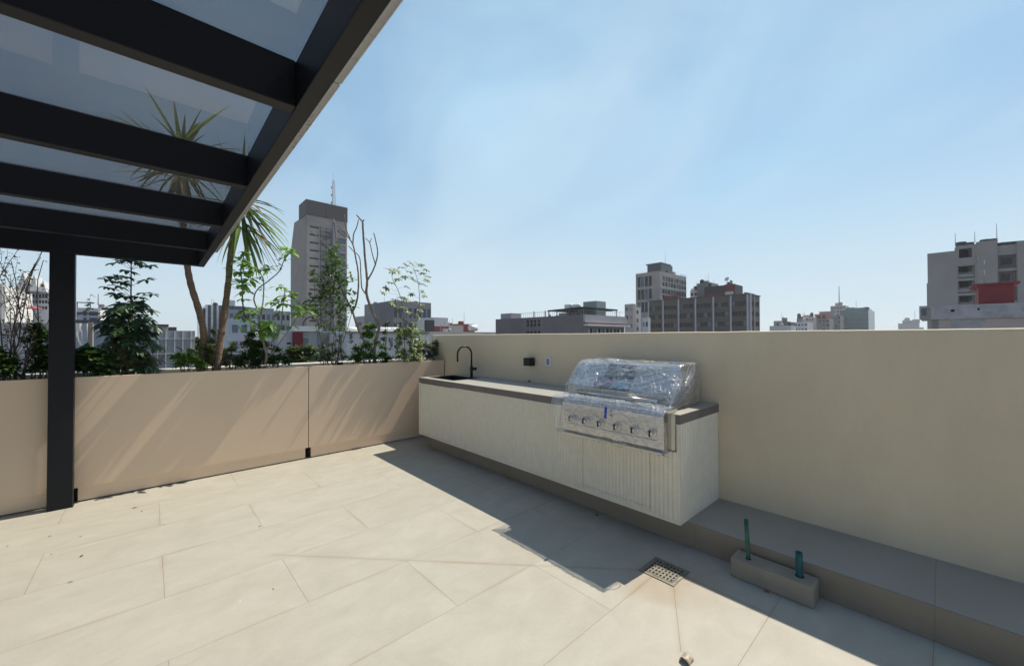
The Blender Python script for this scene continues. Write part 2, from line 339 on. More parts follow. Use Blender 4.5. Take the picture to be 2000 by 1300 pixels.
def tag(o, label=None, cat=None, group=None, kind=None):
    if label: o['label'] = label
    if cat: o['category'] = cat
    if group: o['group'] = group
    if kind: o['kind'] = kind
    return o
def thing(name, label, cat, loc=(0, 0, 0), group=None):
    o = bpy.data.objects.new(name, None); o.empty_display_size = .2; C.objects.link(o); o.location = loc
    return tag(o, label, cat, group)
def B(x0, x1, y0, y1, z0, z1): return MB().box(x0, x1, y0, y1, z0, z1)

# ------------------------------------------------------------------ the terrace
XW, YP, XC, ZC = 3.60, 5.55, 2.96, .178      # wall face, planter face, ledge face, ledge top
ZW, ZP = 1.598, 1.183
tag(B(-7, XW+.05, -6, 6.30, -.25, 0).build('terrace_floor', MT['floor']), kind='structure')
w = thing('parapet_wall', 'long smooth cream rendered parapet wall behind the kitchen counter', 'wall', (XW, 1, 0))
wm = MB(); prf = [(0, -.2), (0, .5), (0, 1.1), (0, ZW-.022), (.003, ZW-.010), (.009, ZW-.003), (.020, ZW), (.16, ZW), (.18, ZW-.02), (.18, -.2)]; nn_ = len(prf); ys_ = [-5.6+.08*i for i in range(145)]+[5.96]
for yy in ys_:                                # hand-trowelled render: a millimetre or two out of true
    for i, (dx, z) in enumerate(prf):
        ex_ = .0022*noise.noise(V((yy*1.3, z*1.7, 3)))+.0012*noise.noise(V((yy*4.5, z*4, 8))) if 0 < i < 7 else 0
        ez_ = (.0045*noise.noise(V((yy*.9, 0, 5)))+.0025*noise.noise(V((yy*5, 0, 1)))) if 2 < i < 9 else 0
        wm.v.append((XW+dx+min(.0025, max(-.0025, ex_)), yy, z+ez_))
for i in range(len(ys_)-1):
    for j in range(nn_-1): a = i*nn_+j; wm.f.append((a, a+1, a+nn_+1, a+nn_))
wm.f.append(tuple(range(nn_))); wm.f.append(tuple(range((len(ys_)-1)*nn_, len(ys_)*nn_))[::-1])
wm.build('wall', MT['wall'], w, True)

ld = thing('tiled_ledge', 'low grey tiled ledge with brown riser running along the foot of the cream wall', 'ledge', (XC, 1, 0))
y = 5.5; edges = [4.98, 3.73, 2.48, 1.245, .045, -1.24, -2.5, -3.75, -5.0]
m1, m2 = MB(), MB()
for a, b_ in zip(edges, edges[1:]):
    m1.box(XC+.012, XW, b_+.0008, a-.0008, .0, ZC)
    m2.box(XC, XC+.010, b_+.0008, a-.0008, .002, ZC-.002)
B(XC+.004, XW-.01, -5, 4.97, .001, ZC-.0015).build('grout', MT['riser'], ld); m1.build('ledge_top', MT['ledge'], ld, bevel=.002); m2.build('riser', MT['riser'], ld)

# planters ---------------------------------------------------------
PX = [-4.6, -2.56, -.52, 1.526, 3.583]
pnames = ['beige sheet metal planter box farthest left, mostly outside the picture', 'beige metal planter box left of the dark post, below the bare twiggy shrub',
          'beige metal planter box between the dark post and the seam, long plant shadows on it', 'beige metal planter box in the corner beside the sink end of the counter']
for i in range(4):
    a, b_ = PX[i]+.004, PX[i+1]-.004
    if i == 0: continue
    t = thing('planter_box', pnames[i], 'planter', ((a+b_)/2, YP, 0), 'beige metal planter boxes along the terrace edge')
    B(a, b_, YP, YP+.02, .138, ZP).build('front_panel', MT['panel'], t, bevel=.003)
    B(a+.03, b_-.03, YP+.014, YP+.03, .012, .136).build('kick_board', MT['panel'], t)
    B(a+.002, b_-.002, YP+.02, YP+.032, ZP-.05, ZP-.004).build('lip', MT['gap'], t)
    B(a+.01, b_-.01, YP+.05, YP+.07, 0.003, ZP-.09).build('backing', MT['gap'], t)
    B(a+.01, b_-.01, YP+.07, YP+.50, 1.0, ZP-.035).build('soil', MT['soil'], t)
rp = thing('rear_parapet', 'pale coping of the low parapet behind the planter boxes', 'wall', (0, 6.1, 0))
B(-6, XW-.01, 6.06, 6.26, 0, ZP+.012).build('wall', MT['parapet'], rp, bevel=.01)
# post and pergola -------------------------------------------------
pg = thing('pergola', 'dark steel pergola with tinted glass roof above the left of the terrace', 'pergola', (-.58, 5.48, 0))
def zb(y): return 2.385-.0143*(y-1.6)
B(-.664, -.507, 5.432, 5.53, 0, zb(5.45)+.02).build('post', MT['pergola'], pg, bevel=.004)
B(-.668, -.503, 5.428, 5.536, .0005, .003).build('base_plate', MT['pergola'], pg)
def sloped(x0, x1, y0, y1, h=.17, dz=0):
    m = MB(); m.hexa([(x0, y0, zb(y0)+dz), (x1, y0, zb(y0)+dz), (x1, y1, zb(y1)+dz), (x0, y1, zb(y1)+dz),
                      (x0, y0, zb(y0)+h+dz), (x1, y0, zb(y0)+h+dz), (x1, y1, zb(y1)+h+dz), (x0, y1, zb(y1)+h+dz)]); return m
sloped(.388, .444, -4.2, 5.50).build('edge_beam', MT['pergola'], pg, bevel=.004)
sloped(-4.6, -4.55, -4.2, 5.50).build('edge_beam', MT['pergola'], pg, bevel=.004)
ry = [1.58-.972*4+.972*i for i in range(8)] + [5.42]
for k, y0 in enumerate(ry):
    w_ = .058 if k < 8 else .08
    sloped(-4.55, .388, y0, y0+w_, .168, .0015).build('rafter', MT['pergola'], pg, bevel=.003)
for k in range(8):
    y0, y1 = ry[k]+.034, ry[k+1]+.024
    g_ = sloped(-4.6, .55, y0, y1, .012, .1745).build('glass_pane', MT['glass'], pg)
    MBx = sloped(.446, .552, y0+.001, y1-.001, .004, .169)
    MBx.build('dusty_edge_strip', MT['dust'], pg)
    sloped(.552, .555, y0+.001, y1-.001, .03, .166).build('edge_trim', MT['dust'], pg)

# kitchen counter --------------------------------------------------
XK, Y1, Y2, ZS, ZT = 2.86, 1.31, 5.095, .912, .983
kc = thing('kitchen_counter', 'outdoor kitchen counter with fluted cream cabinet and grey stone worktop', 'counter', ((XK+XW)/2, 3.2, ZC))
def fluted(y0, y1, z0, z1, x=XK, pitch=.0335, amp=.0085, ex=.6):
    n = max(1, round((y1-y0)/pitch)); p = (y1-y0)/n; prof = []
    for i in range(n):
        for j in range(8):
            u = j/8; prof.append((y0+(i+u)*p, x-amp*abs(math.sin(math.pi*u))**ex))
    prof.append((y1, x)); m = MB(); b = 0
    for yy, xx in prof: m.v += [(xx, yy, z0), (xx, yy, z1)]
    for i in range(len(prof)-1): m.f.append((2*i, 2*i+1, 2*i+3, 2*i+2))
    k = len(m.v); m.v += [(x+.02, y0, z0), (x+.02, y1, z0), (x+.02, y1, z1), (x+.02, y0, z1)]
    n2 = len(prof)
    m.f.append(tuple([2*i for i in range(n2)]+[k+1, k])); m.f.append(tuple([2*i+1 for i in range(n2)][::-1]+[k+3, k+2]))
    m.f.append((0, k, k+3, 1)); m.f.append((2*n2-2, 2*n2-1, k+2, k+1)); return m
# flat rails round the front
B(XK, XK+.02, Y1, Y2, ZC+.001, ZC+.03).build('bottom_rail', MT['fluted'], kc, bevel=.002)
B(XK, XK+.02, Y2-.035, Y2, ZC+.03, ZS).build('side_rail', MT['fluted'], kc, bevel=.002)
zf = ZC+.034
fluted(4.279, 5.052, zf, ZS-.006, XK+.004).build('cabinet_door', MT['fluted'], kc)
fluted(2.345, 4.275, zf-.004, ZS, XK+.004).build('front_panel', MT['fluted'], kc)
fluted(2.19, 2.345, zf-.004, .70, XK+.004).build('front_panel', MT['fluted'], kc)
fluted(1.549, 2.187, .241, .70, XK+.004).build('cabinet_door', MT['fluted'], kc)
fluted(1.549, 2.187, zf-.004, .238, XK+.004).build('front_panel', MT['fluted'], kc)
fluted(1.335, 1.545, zf-.004, .706, XK+.004).build('front_panel', MT['fluted'], kc)
B(XK-.002, XK+.02, 1.345, 1.383, .716, ZT-.03).build('filler_strip', MT['fluted'], kc)
B(XK, XK+.02, Y1, 1.331, ZC+.03, ZS).build('side_rail', MT['fluted'], kc, bevel=.002)
B(XK+.021, XW-.01, Y1+.03, Y2-.01, ZC+.002, ZS-.2).build('carcass', MT['riser'], kc)
B(XK+.003, 2.905, 1.3435, 1.424, ZS-.02, ZT-.005).build('filler_strip', MT['fluted'], kc)
# fluted end panel facing the camera side
ef = fluted(XK+.002, XW-.004, ZC+.001, ZS, 0, .041, .009, 1); em = MB(); em.v = [(yy, Y1+.0055+xx, zz) for xx, yy, zz in ef.v]; em.f = [tuple(reversed(q)) for q in ef.f]
em.build('end_panel', MT['fluted'], kc)
B(XK+.02, XW-.01, Y2-.02, Y2, ZC+.001, ZS).build('end_panel', MT['fluted'], kc)
XS = 2.862
SX0, SX1, SY0, SY1 = 2.99, 3.38, 4.40, 5.00
wt = MB()
for bx in [(XS, SX0, 2.44, Y2+.003), (SX1, XW, 2.44, Y2+.003), (SX0, SX1, 2.44, SY0), (SX0, SX1, SY1, Y2+.003)]:
    wt.box(bx[0], bx[1], bx[2], bx[3], ZT-.004, ZT)
wt.build('worktop', MT['stonetop'], kc)
fr = MB(); fr.box(XS+.0005, XS+.02, 2.345, Y2+.003, ZS, ZT-.0045).box(XS+.02, XW, Y2-.017, Y2+.003, ZS, ZT-.0045)
fr.build('worktop_edge', MT['stone'], kc, bevel=.0015)
B(XS, XW, Y1-.003, 1.425, ZT-.004, ZT).build('worktop', MT['stonetop'], kc); B(3.515, XW, 1.425, 2.44, ZT-.004, ZT).build('worktop', MT['stonetop'], kc); B(XS, 2.965, 2.345, 2.44, ZT-.0035, ZT-.0002).build('worktop', MT['stonetop'], kc)
fr = MB(); fr.box(XS+.0005, XS+.02, Y1-.003, 1.343, ZS, ZT-.0045).box(XS+.0205, XW, Y1-.003, Y1+.017, ZS, ZT-.0045)
fr.build('worktop_edge', MT['stone'], kc, bevel=.0015)
sk = thing('kitchen_sink', 'black sink let into the far end of the grey worktop', 'sink', ((SX0+SX1)/2, (SY0+SY1)/2, .78))
s_ = MB(); t_ = .012; z0 = .80
s_.box(SX0, SX1, SY0, SY1, z0-.01, z0)
s_.box(SX0, SX0+t_, SY0, SY1, z0, ZT-.006).box(SX1-t_, SX1, SY0, SY1, z0, ZT-.006).box(SX0+t_, SX1-t_, SY0, SY0+t_, z0, ZT-.006).box(SX0+t_, SX1-t_, SY1-t_, SY1, z0, ZT-.006)
s_.build('bowl', MT['sinkm'], sk)
rm = MB(); e = .022
rm.box(SX0-e, SX0+.004, SY0-e, SY1+e, ZT, ZT+.003).box(SX1-.004, SX1+e, SY0-e, SY1+e, ZT, ZT+.003).box(SX0+.004, SX1-.004, SY0-e, SY0+.004, ZT, ZT+.003).box(SX0+.004, SX1-.004, SY1-.004, SY1+e, ZT, ZT+.003)
rm.build('rim', MT['black'], sk)
cc = V(((SX0+SX1)/2, 4.7, z0)); MB().tube([cc, cc+V((0, 0, .004))], .04, 20).build('drain_plug', MT['steel'], sk)
# faucet
fx, fy = 3.45, 4.63
fa = thing('kitchen_faucet', 'matt black gooseneck faucet standing behind the sink', 'faucet', (fx, fy, ZT))
MB().tube([(fx, fy, ZT), (fx, fy, ZT+.006)], .028, 24).build('base_ring', MT['black'], fa, True)
MB().tube([(fx, fy, ZT+.004), (fx, fy, 1.145)], .0195, 20).build('body', MT['black'], fa, True)
pts = [(fx, fy, 1.14), (fx, fy, 1.30)]
for k in range(17):
    a = math.pi*k/16; pts.append((fx-.1225+.1225*math.cos(a), fy, 1.31+.1175*math.sin(a)))
pts += [(fx-.245, fy, 1.29), (fx-.245, fy, 1.213)]
MB().tube(pts, .0125, 16).build('spout', MT['black'], fa, True)
lv = MB().tube([(fx-.02, fy, 1.10), (fx+.02, fy-.005, 1.10), (fx+.055, fy-.03, 1.10), (fx+.064, fy-.034, 1.10)], [.0215, .022, .022, .020], 18).build('lever', MT['black'], fa, True)
# wall fittings
lm = thing('wall_lamp', 'small matt black cube wall lamp on the cream wall', 'lamp', (XW, 3.55, 1.25))
B(XW-.105, XW-.008, 3.49, 3.60, 1.195, 1.295).build('housing', MT['black'], lm, bevel=.004)
B(XW-.008, XW, 3.50, 3.59, 1.205, 1.285).build('bracket', MT['black'], lm)
sw = thing('power_outlet', 'white weatherproof socket plate right of the black wall lamp', 'outlet', (XW, 3.27, 1.25))
B(XW-.012, XW, 3.215, 3.315, 1.195, 1.315).build('plate', MT['white'], sw, bevel=.003)
B(XW-.016, XW-.012, 3.243, 3.287, 1.218, 1.292).build('cover', MT['greyp'], sw, bevel=.002)
nb = thing('gas_valve', 'tiny dark valve stub where worktop meets the cream wall', 'valve', (3.585, 3.58, ZT))
MB().tube([(3.598, 3.58, ZT+.012), (3.565, 3.58, ZT+.012)], .009, 12).build('stub', MT['riser'], nb, True)
MB().box(3.57, 3.578, 3.555, 3.605, ZT+.018, ZT+.024).build('lever', MT['riser'], nb)

# barbecue grill ---------------------------------------------------
gr = thing('barbecue_grill', 'stainless steel built-in barbecue grill under clear wrapping', 'grill', (3.2, 1.93, ZT))
G0, G1 = 1.44, 2.44
def arc(cx, cz, r, a0, a1, n): return [(cx+r*math.cos(R(a0+(a1-a0)*i/n)), cz+r*math.sin(R(a0+(a1-a0)*i/n))) for i in range(n+1)]
hood = [(3.495, .992), (2.972, .992), (2.972, 1.095)] + arc(3.195, 1.268, .045, 140, 92, 5) + arc(3.44, 1.261, .052, 90, 8, 8) + [(3.496, 1.1)]
hp = MB(); hp.prismY(hood, G0+.03, G1-.03); hp.build('hood', MT['steel'], gr, bevel=.002)
for ya, yb in ((G0, G0+.0295), (G1-.0295, G1)):
    hc = [(3.502, .986), (2.966, .986), (2.966, 1.098)] + arc(3.195, 1.270, .05, 140, 92, 5) + arc(3.44, 1.263, .057, 90, 5, 8)
    MB().prismY(hc, ya, yb).build('hood_end_cap', MT['steel'], gr, bevel=.004)
B(2.90, 3.51, G0-.015, G1+.015, .70, .985).build('firebox', MT['steel'], gr)
hz = 1.052
MB().tube([(2.895, G0+.06, hz), (2.895, G1-.075, hz)], .0135, 16).build('handle', MT['steelbar'], gr, True)
for yy in (G0+.10, G1-.115): MB().tube([(2.895, yy, hz), (2.975, yy, hz)], .009, 12).build('handle_bracket', MT['steelbar'], gr, True)
# sloping front direction of the hood
A_, B_ = V((2.972, 0, 1.095)), V((3.161, 0, 1.297)); sd = (B_-A_).normalized(); sn = V((-sd.z, 0, sd.x))
def onhood(y, s, o=0): return A_ + sd*s + sn*o + V((0, y, 0))
c = onhood(1.935, .195, .002)
th = MB().tube([c, c+sn*.012, c+sn*.018], [.036, .036, .031], 28).build('thermometer', MT['steelbar'], gr, True)
MB().tube([c+sn*.0182, c+sn*.0186], .027, 28).build('dial', MT['greyp'], th)
# card sleeve with printed picture
bandm = surf('dark_card_sleeve', (.035, .038, .05), .5, var=.15, scale=12)
q = MB(); q.quad(onhood(2.10, 0, .003), onhood(1.80, 0, .003), onhood(1.80, .285, .003), onhood(2.10, .285, .003))
for k, (xa, xb) in enumerate(zip(hood[4:-1], hood[5:])):
    pass
sl = q.build('card_sleeve', bandm, gr)
prn, nt, b = nodes('printed_picture')
g = N(nt, 'ShaderNodeNewGeometry'); n = N(nt, 'ShaderNodeTexNoise'); n.inputs['Scale'].default_value = 22; n.inputs['Distortion'].default_value = 2.5; nt.links.new(g.outputs['Position'], n.inputs[0])
nt.links.new(ramp(nt, n.outputs[0], [(.3, (.02, .02, .05)), (.45, (.25, .05, .06)), (.52, (.03, .12, .35)), (.6, (.3, .12, .1)), (.7, (.03, .03, .05))]), b.inputs[0]); b.inputs['Roughness'].default_value = .3
prn2, nt, b = nodes('printed_blue_picture')
g = N(nt, 'ShaderNodeNewGeometry'); n = N(nt, 'ShaderNodeTexNoise'); n.inputs['Scale'].default_value = 14; n.inputs['Distortion'].default_value = 1.5; nt.links.new(g.outputs['Position'], n.inputs[0])
nt.links.new(ramp(nt, n.outputs[0], [(.3, (.03, .25, .5)), (.5, (.25, .5, .62)), (.65, (.62, .66, .6)), (.8, (.8, .72, .6))]), b.inputs[0]); b.inputs['Roughness'].default_value = .3
bc = MB(); bc.quad(onhood(2.165, .005, .005), onhood(1.80, .005, .005), onhood(1.80, .125, .005), onhood(2.165, .125, .005)); cd = bc.build('photo_card', surf('black_card', (.015, .015, .02), .35), gr)
MB().quad(onhood(2.15, .025, .0065), onhood(1.985, .025, .0065), onhood(1.985, .105, .0065), onhood(2.15, .105, .0065)).build('printed_picture', prn, cd)
MB().quad(onhood(1.975, .012, .0065), onhood(1.812, .012, .0065), onhood(1.812, .105, .0065), onhood(1.975, .105, .0065)).build('printed_picture', prn2, cd)
MB().tube([onhood(1.80, .235, .004), onhood(1.80, .235, .007)], [.03, .028], 20).build('white_tag', MT['white'], gr)
# control panel
PXF = 2.738
cp = [(2.86, .716), (2.765, .716), (PXF+.006, .735), (PXF, .975)] + arc(PXF+.035, .985, .028, 175, 90, 6) + [(2.96, 1.008), (2.96, .99), (2.86, .985)]
MB().prismY(cp, 1.372, 2.318).build('control_panel', MT['steel'], gr, bevel=.002)
for yk in (2.205, 2.06, 1.91, 1.757, 1.605, 1.46):
    kb = MB().tube([(PXF+.001, yk, .848), (PXF-.006, yk, .848), (PXF-.007, yk, .848)], [.036, .036, .031], 24).build('knob', MT['steelbar'], gr, True)
    MB().tube([(PXF-.006, yk, .848), (PXF-.036, yk, .848), (PXF-.039, yk, .848)], [.023, .021, .018], 20).build('grip', MT['steel'], kb, True)
    B(PXF-.044, PXF-.02, yk-.0055, yk+.0055, .826, .870).build('pointer', MT['black'], kb)
B(PXF-.001, PXF+.0, 1.42, 2.27, .795, .799).build('trim_line', MT['greyp'], gr)
dt = B(PXF-.012, 2.858, 1.378, 2.312, .699, .7155).build('drip_tray', surf('satin_steel', (.66, .64, .58), .45, .8), gr, bevel=.003)
B(PXF-.013, PXF-.0118, 1.80, 1.804, .70, .715).build('tray_seam', MT['black'], gr)

# clear film over the grill: an outer skin that follows hood, end cap and control panel
fm = thing('plastic_wrap', 'crinkled clear plastic film taped over the barbecue grill', 'wrapping', (3.1, 1.9, 1.0))
def wrinkle(p, k=1.0):
    a = noise.noise(V((p.x*7, p.y*5, p.z*9)))*.012
    r = 1-abs(noise.noise(V((p.x*14+p.y*9, p.y*7-p.z*16, p.z*8+3))))*2
    r2 = 1-abs(noise.noise(V((p.x*30-p.y*22, p.y*18+p.z*36, 7))))*2
    w1 = 1-abs(noise.noise(V((p.x*3+p.y*3.5, p.y*26-p.x*18, p.z*7))))*2.6
    w2 = 1-abs(noise.noise(V((p.y*4-3*p.z, (p.z-p.x*.4)*38+p.y*9, 11))))*2.6
    return k*(a*.6+.006*max(0, r)**3+.007*max(0, w1)**2+.003*max(0, w2)**2)
def skin(path, y0, y1, nu, nv, off, bulge=None, k=1.0, yf=None):
    # path: list of (x, z) along the section, outward side to the left when walking
    L = [0]
    for (a, b), (c_, d_) in zip(path, path[1:]): L.append(L[-1]+math.hypot(c_-a, d_-b))
    m = MB(); tot = L[-1]
    for i in range(nu+1):
        s = tot*i/nu; j = 0
        while j < len(L)-2 and L[j+1] < s: j += 1
        t = (s-L[j])/max(1e-6, L[j+1]-L[j]); x = path[j][0]+(path[j+1][0]-path[j][0])*t; z = path[j][1]+(path[j+1][1]-path[j][1])*t
        dx, dz = path[j+1][0]-path[j][0], path[j+1][1]-path[j][1]; l = math.hypot(dx, dz); nx, nz = -dz/l, dx/l
        for v in range(nv+1):
            yy = y0+(y1-y0)*v/nv
            if yf: yy = yf(i/nu, v/nv, yy)
            o = off+wrinkle(V((x, yy, z)), k)+(bulge(i/nu, v/nv) if bulge else 0)
            m.v.append((x+nx*o, yy, z+nz*o))
    for i in range(nu):
        for v in range(nv):
            a = i*(nv+1)+v; m.f.append((a, a+1, a+nv+2, a+nv+1))
    return m
foldm = filmmat('film_crease', .6, .2)
_nt = foldm.node_tree; _o = [l.from_node for l in _nt.links if l.to_node.type == 'OUTPUT_MATERIAL'][0]; _mx = N(_nt, 'ShaderNodeMixShader'); _mx.inputs[0].default_value = .42
_d = N(_nt, 'ShaderNodeBsdfPrincipled'); _d.inputs['Base Color'].default_value = (.85, .86, .87, 1); _d.inputs['Roughness'].default_value = .2
_nt.links.new(_o.outputs[0], _mx.inputs[1]); _nt.links.new(_d.outputs[0], _mx.inputs[2]); _nt.links.new(_mx.outputs[0], _nt.nodes['Material Output'].inputs[0])
fr_ = random.Random(4)
def creased(m, name, mat, lines, nrm, amp=.004):
    k = len(m.f)
    for a, b_ in lines:
        n_ = 9; w1_, w2_ = fr_.uniform(0, 9), fr_.uniform(.6, 1.6); pts = []
        for i in range(n_+1):
            t = i/n_; q = a.lerp(b_, t); e_ = (b_-a).normalized().cross(nrm)
            pts.append(q+e_*amp*2.2*math.sin(w1_+t*5*w2_)+nrm*(amp*.5*math.sin(w1_*2+t*7)))
        r_ = fr_.uniform(.0007, .0021); m.tube(pts, [r_*(.25+.75*math.sin(math.pi*(.06+.88*i/n_))) for i in range(n_+1)], 5, False)
    o = m.build(name, mat, fm, True); o.data.materials.append(foldm)
    for p in o.data.polygons[k:]: p.material_index = 1
    return o
G_ = fr_.uniform
hl = [(onhood(G_(2.36, 2.45), G_(.24, .30), .013), onhood(G_(2.05, 2.38), G_(.0, .16), .014)) for _ in range(20)]
hl += [(onhood(G_(1.45, 1.5), G_(.0, .16), .014), onhood(G_(1.55, 2.0), G_(.02, .26), .013)) for _ in range(18)]
hl += [(onhood(G_(1.46, 1.6), G_(.18, .29), .013), onhood(G_(1.8, 2.3), G_(.16, .29), .013)) for _ in range(16)]
hl += [(onhood(G_(1.5, 1.9), G_(.0, .1), .014), onhood(G_(1.9, 2.4), G_(.0, .1), .014)) for _ in range(9)]
pnl = lambda y, z: V((2.716, y, z))
pll = [(pnl(G_(2.2, 2.38), G_(.9, 1.0)), pnl(G_(1.5, 2.1), G_(.73, .95))) for _ in range(10)] + [(pnl(G_(1.38, 1.5), G_(.74, 1.0)), pnl(G_(1.5, 1.9), G_(.74, 1.0))) for _ in range(9)]
pll += [(pnl(2.33, .985), pnl(1.42, .745)), (pnl(2.36, .95), pnl(2.34, .76)), (pnl(1.9, .99), pnl(1.36, .93))]
pathh = [(2.925, 1.0), (2.945, 1.06), (2.955, 1.10), (3.055, 1.205), (3.158, 1.309), (3.21, 1.321), (3.44, 1.322), (3.497, 1.298), (3.508, 1.24), (3.51, 1.10)]
def edgeround(u, v): 
    e = max(0, 1-min(v, 1-v)/.03); return -.012*e*e
_hf = skin(pathh, G0-.012, G1+.02, 120, 220, .006, edgeround)
creased(_hf, 'hood_film', MT['film'], hl, sn)
def bul(u, v): return .005*math.sin(math.pi*min(1, u*1.1))+.004*math.sin(v*9)*math.sin(u*3)
pathp = [(2.81, .690), (2.75, .708), (2.724, .75), (2.719, .86), (2.721, .97), (2.750, 1.022), (2.86, 1.025), (2.925, 1.012)]
_pf = skin(pathp, 1.352, 2.43, 80, 200, .004, bul, 1.2, lambda u, v, yy: yy-.085*max(0, v-.9)*10*abs(u-.75)*1.1+.012*math.sin(u*14)*(v > .9))
creased(_pf, 'panel_film', MT['film_panel'], pll, V((-1, 0, 0)))
# near end: stretched folds that fan out from the rear top corner
m = MB(); nu, nv = 170, 30; ap = V((2.90, G0-.02, .995))
out = [V((x, 0, z)) for x, z in [(2.92, 1.01), (2.945, 1.10), (3.05, 1.21), (3.16, 1.314), (3.28, 1.326), (3.44, 1.328), (3.503, 1.308), (3.515, 1.18), (3.515, 1.05), (3.50, .99)]]
for i in range(nu+1):
    s = (len(out)-1)*i/nu; j = min(int(s), len(out)-2); q = out[j].lerp(out[j+1], s-j)
    for v in range(nv+1):
        t = v/nv; p = V((ap.x, 0, ap.z)).lerp(q, t)
        fan = (1-abs(noise.noise(V((s*5.2, t*.7, 2))))*2.4); fan2 = noise.noise(V((s*16, t*1.2, 5)))
        yy = G0-.010-.030*max(0, fan)**2*math.sin(math.pi*min(1, t*1.02))-.010*fan2*t-.012*math.sin(math.pi*t)
        m.v.append((p.x, yy, p.z))
for i in range(nu):
    for v in range(nv): a = i*(nv+1)+v; m.f.append((a, a+nv+1, a+nv+2, a+1))
el_ = []
for _ in range(26):
    s = G_(0, len(out)-1.01); j = int(s); q = out[j].lerp(out[j+1], s-j); t0_, t1_ = G_(0, .35), G_(.5, 1.0)
    a_, b_ = V((ap.x, 0, ap.z)).lerp(q, t0_), V((ap.x, 0, ap.z)).lerp(q, t1_); a_.y = b_.y = G0-.034+G_(-.006, .01); el_.append((a_, b_))
creased(m, 'end_film', MT['film_end'], el_, V((0, -1, 0)), .003)
# bunched-up edge of film standing above the rear of the hood
m = MB(); n_ = 40
for i in range(n_+1):
    t = i/n_; yy = 2.36-.42*t; h = .035*max(0, math.sin(math.pi*(t*.96+.04)))**.5*(1+.5*noise.noise(V((t*8, 0, 1))))*(1-.5*t)
    m.v += [(3.24+.01*math.sin(t*9), yy, 1.318), (3.26+.02*math.sin(t*14), yy, 1.324+h), (3.31+.02*math.cos(t*11), yy, 1.324+h*.8), (3.36, yy, 1.32)]
for i in range(n_):
    for k in range(3): a = i*4+k; m.f.append((a, a+1, a+5, a+4))
m.build('bunched_film', MT['film'], fm, True)
# loose rope-like hem of the film over the right of the control panel
hem = [pX(px, py, 2.70) for px, py in [(1252, 822), (1262, 819), (1276, 819), (1288, 824), (1296, 835), (1301, 850), (1302, 865), (1299, 877)]]
MB().tube(hem, .0035, 8).build('film_hem', MT['film'], fm, True)
def tape(pts): 
    m = MB(); m.quad(*pts); o = m.build('blue_tape', MT['tape'], fm); s = o.modifiers.new('s', 'SOLIDIFY'); s.thickness = .001; return o
tape([onhood(2.175, .0, .02), onhood(2.13, .012, .022), onhood(2.12, .07, .02), onhood(2.15, .05, .02)])
tape([(2.700, 1.845, .995), (2.700, 1.822, .995), (2.698, 1.828, .900), (2.698, 1.850, .905)])
tape([(3.20, 1.55, 1.337), (3.215, 1.49, 1.337), (3.28, 1.47, 1.339), (3.25, 1.56, 1.339)])
tape([(2.745, 1.44, .745), (2.745, 1.385, .735), (2.75, 1.375, .695), (2.75, 1.41, .69)])

# plinth with pipe ends, drain, litter ------------------------------
pl = thing('pipe_plinth', 'small tiled plinth on the floor against the ledge, carrying two cut pipes', 'plinth', (2.86, .74, 0))
m = MB(); m.hexa([(2.80, .515, .001), (2.945, .515, .001), (2.945, .955, .001), (2.80, .955, .001), (2.80, .515, .118), (2.945, .515, .120), (2.945, .955, .122), (2.805, .955, .118)])
m.build('block', MT['concreteblock'], pl, bevel=.006)
def pipe(label, mat, x, y, z0, z1, r, lean):
    t = thing('pipe_stub', label, 'pipe', (x, y, z0), 'pipe stubs')
    m = MB(); n = 20; p0 = V((x, y, z0)); p1 = V((x+lean[0], y+lean[1], z1)); d = (p1-p0).normalized(); u = d.orthogonal().normalized(); w_ = d.cross(u)
    rings = [(p0, r), (p0.lerp(p1, .12), r*.98), (p0.lerp(p1, .5), r), (p1, r), (p1-d*.0005, r*.72), (p1-d*.06, r*.72)]
    for q, rr in rings:
        for k in range(n): a = 2*math.pi*k/n; m.v.append(tuple(q+(u*math.cos(a)+w_*math.sin(a))*rr))
    for i in range(len(rings)-1):
        for k in range(n): m.f.append((i*n+k, i*n+(k+1) % n, (i+1)*n+(k+1) % n, (i+1)*n+k))
    m.build('tube', mat, t, True)
    MB().tube([p0, p0+V((0, 0, .004))], r*1.25, 16).build('sealant', MT['pit'], t)
pipe('tall thin green plastic pipe standing on the left of the plinth', MT['pipeg'], 2.866, .868, .119, .372, .0125, (-.012, .008))
pipe('short thick blue and green pipe standing on the right of the plinth', MT['pipeb'], 2.885, .598, .119, .262, .0185, (-.002, .002))
dr = thing('floor_drain', 'square stainless floor drain with slotted grate set in the tiles', 'drain', (2.53, 1.27, 0))
D0, D1, E0, E1 = 2.415, 2.645, 1.15, 1.39
m = MB(); wd = .022
m.box(D0, D1, E0, E0+wd, .0005, .005).box(D0, D1, E1-wd, E1, .0005, .005).box(D0, D0+wd, E0+wd, E1-wd, .0005, .005).box(D1-wd, D1, E0+wd, E1-wd, .0005, .005)
m.build('frame', MT['grate'], dr)
B(D0+wd, D1-wd, E0+wd, E1-wd, .0006, .0016).build('pit', MT['pit'], dr)
m = MB(); gx0, gx1, gy0, gy1 = D0+wd+.002, D1-wd-.002, E0+wd+.002, E1-wd-.002; nx, ny = 5, 8
cw, ch = (gx1-gx0)/nx, (gy1-gy0)/ny
for i in range(nx+1):
    x = gx0+i*cw; m.box(max(gx0, x-.0075), min(gx1, x+.0075), gy0, gy1, .002, .0062)
for i in range(nx):
    for j in range(ny+1):
        y = gy0+j*ch; m.box(gx0+i*cw+.0075, gx0+(i+1)*cw-.0075, max(gy0, y-.0062), min(gy1, y+.0062), .002, .0061)
m.build('grate', MT['grate'], dr)
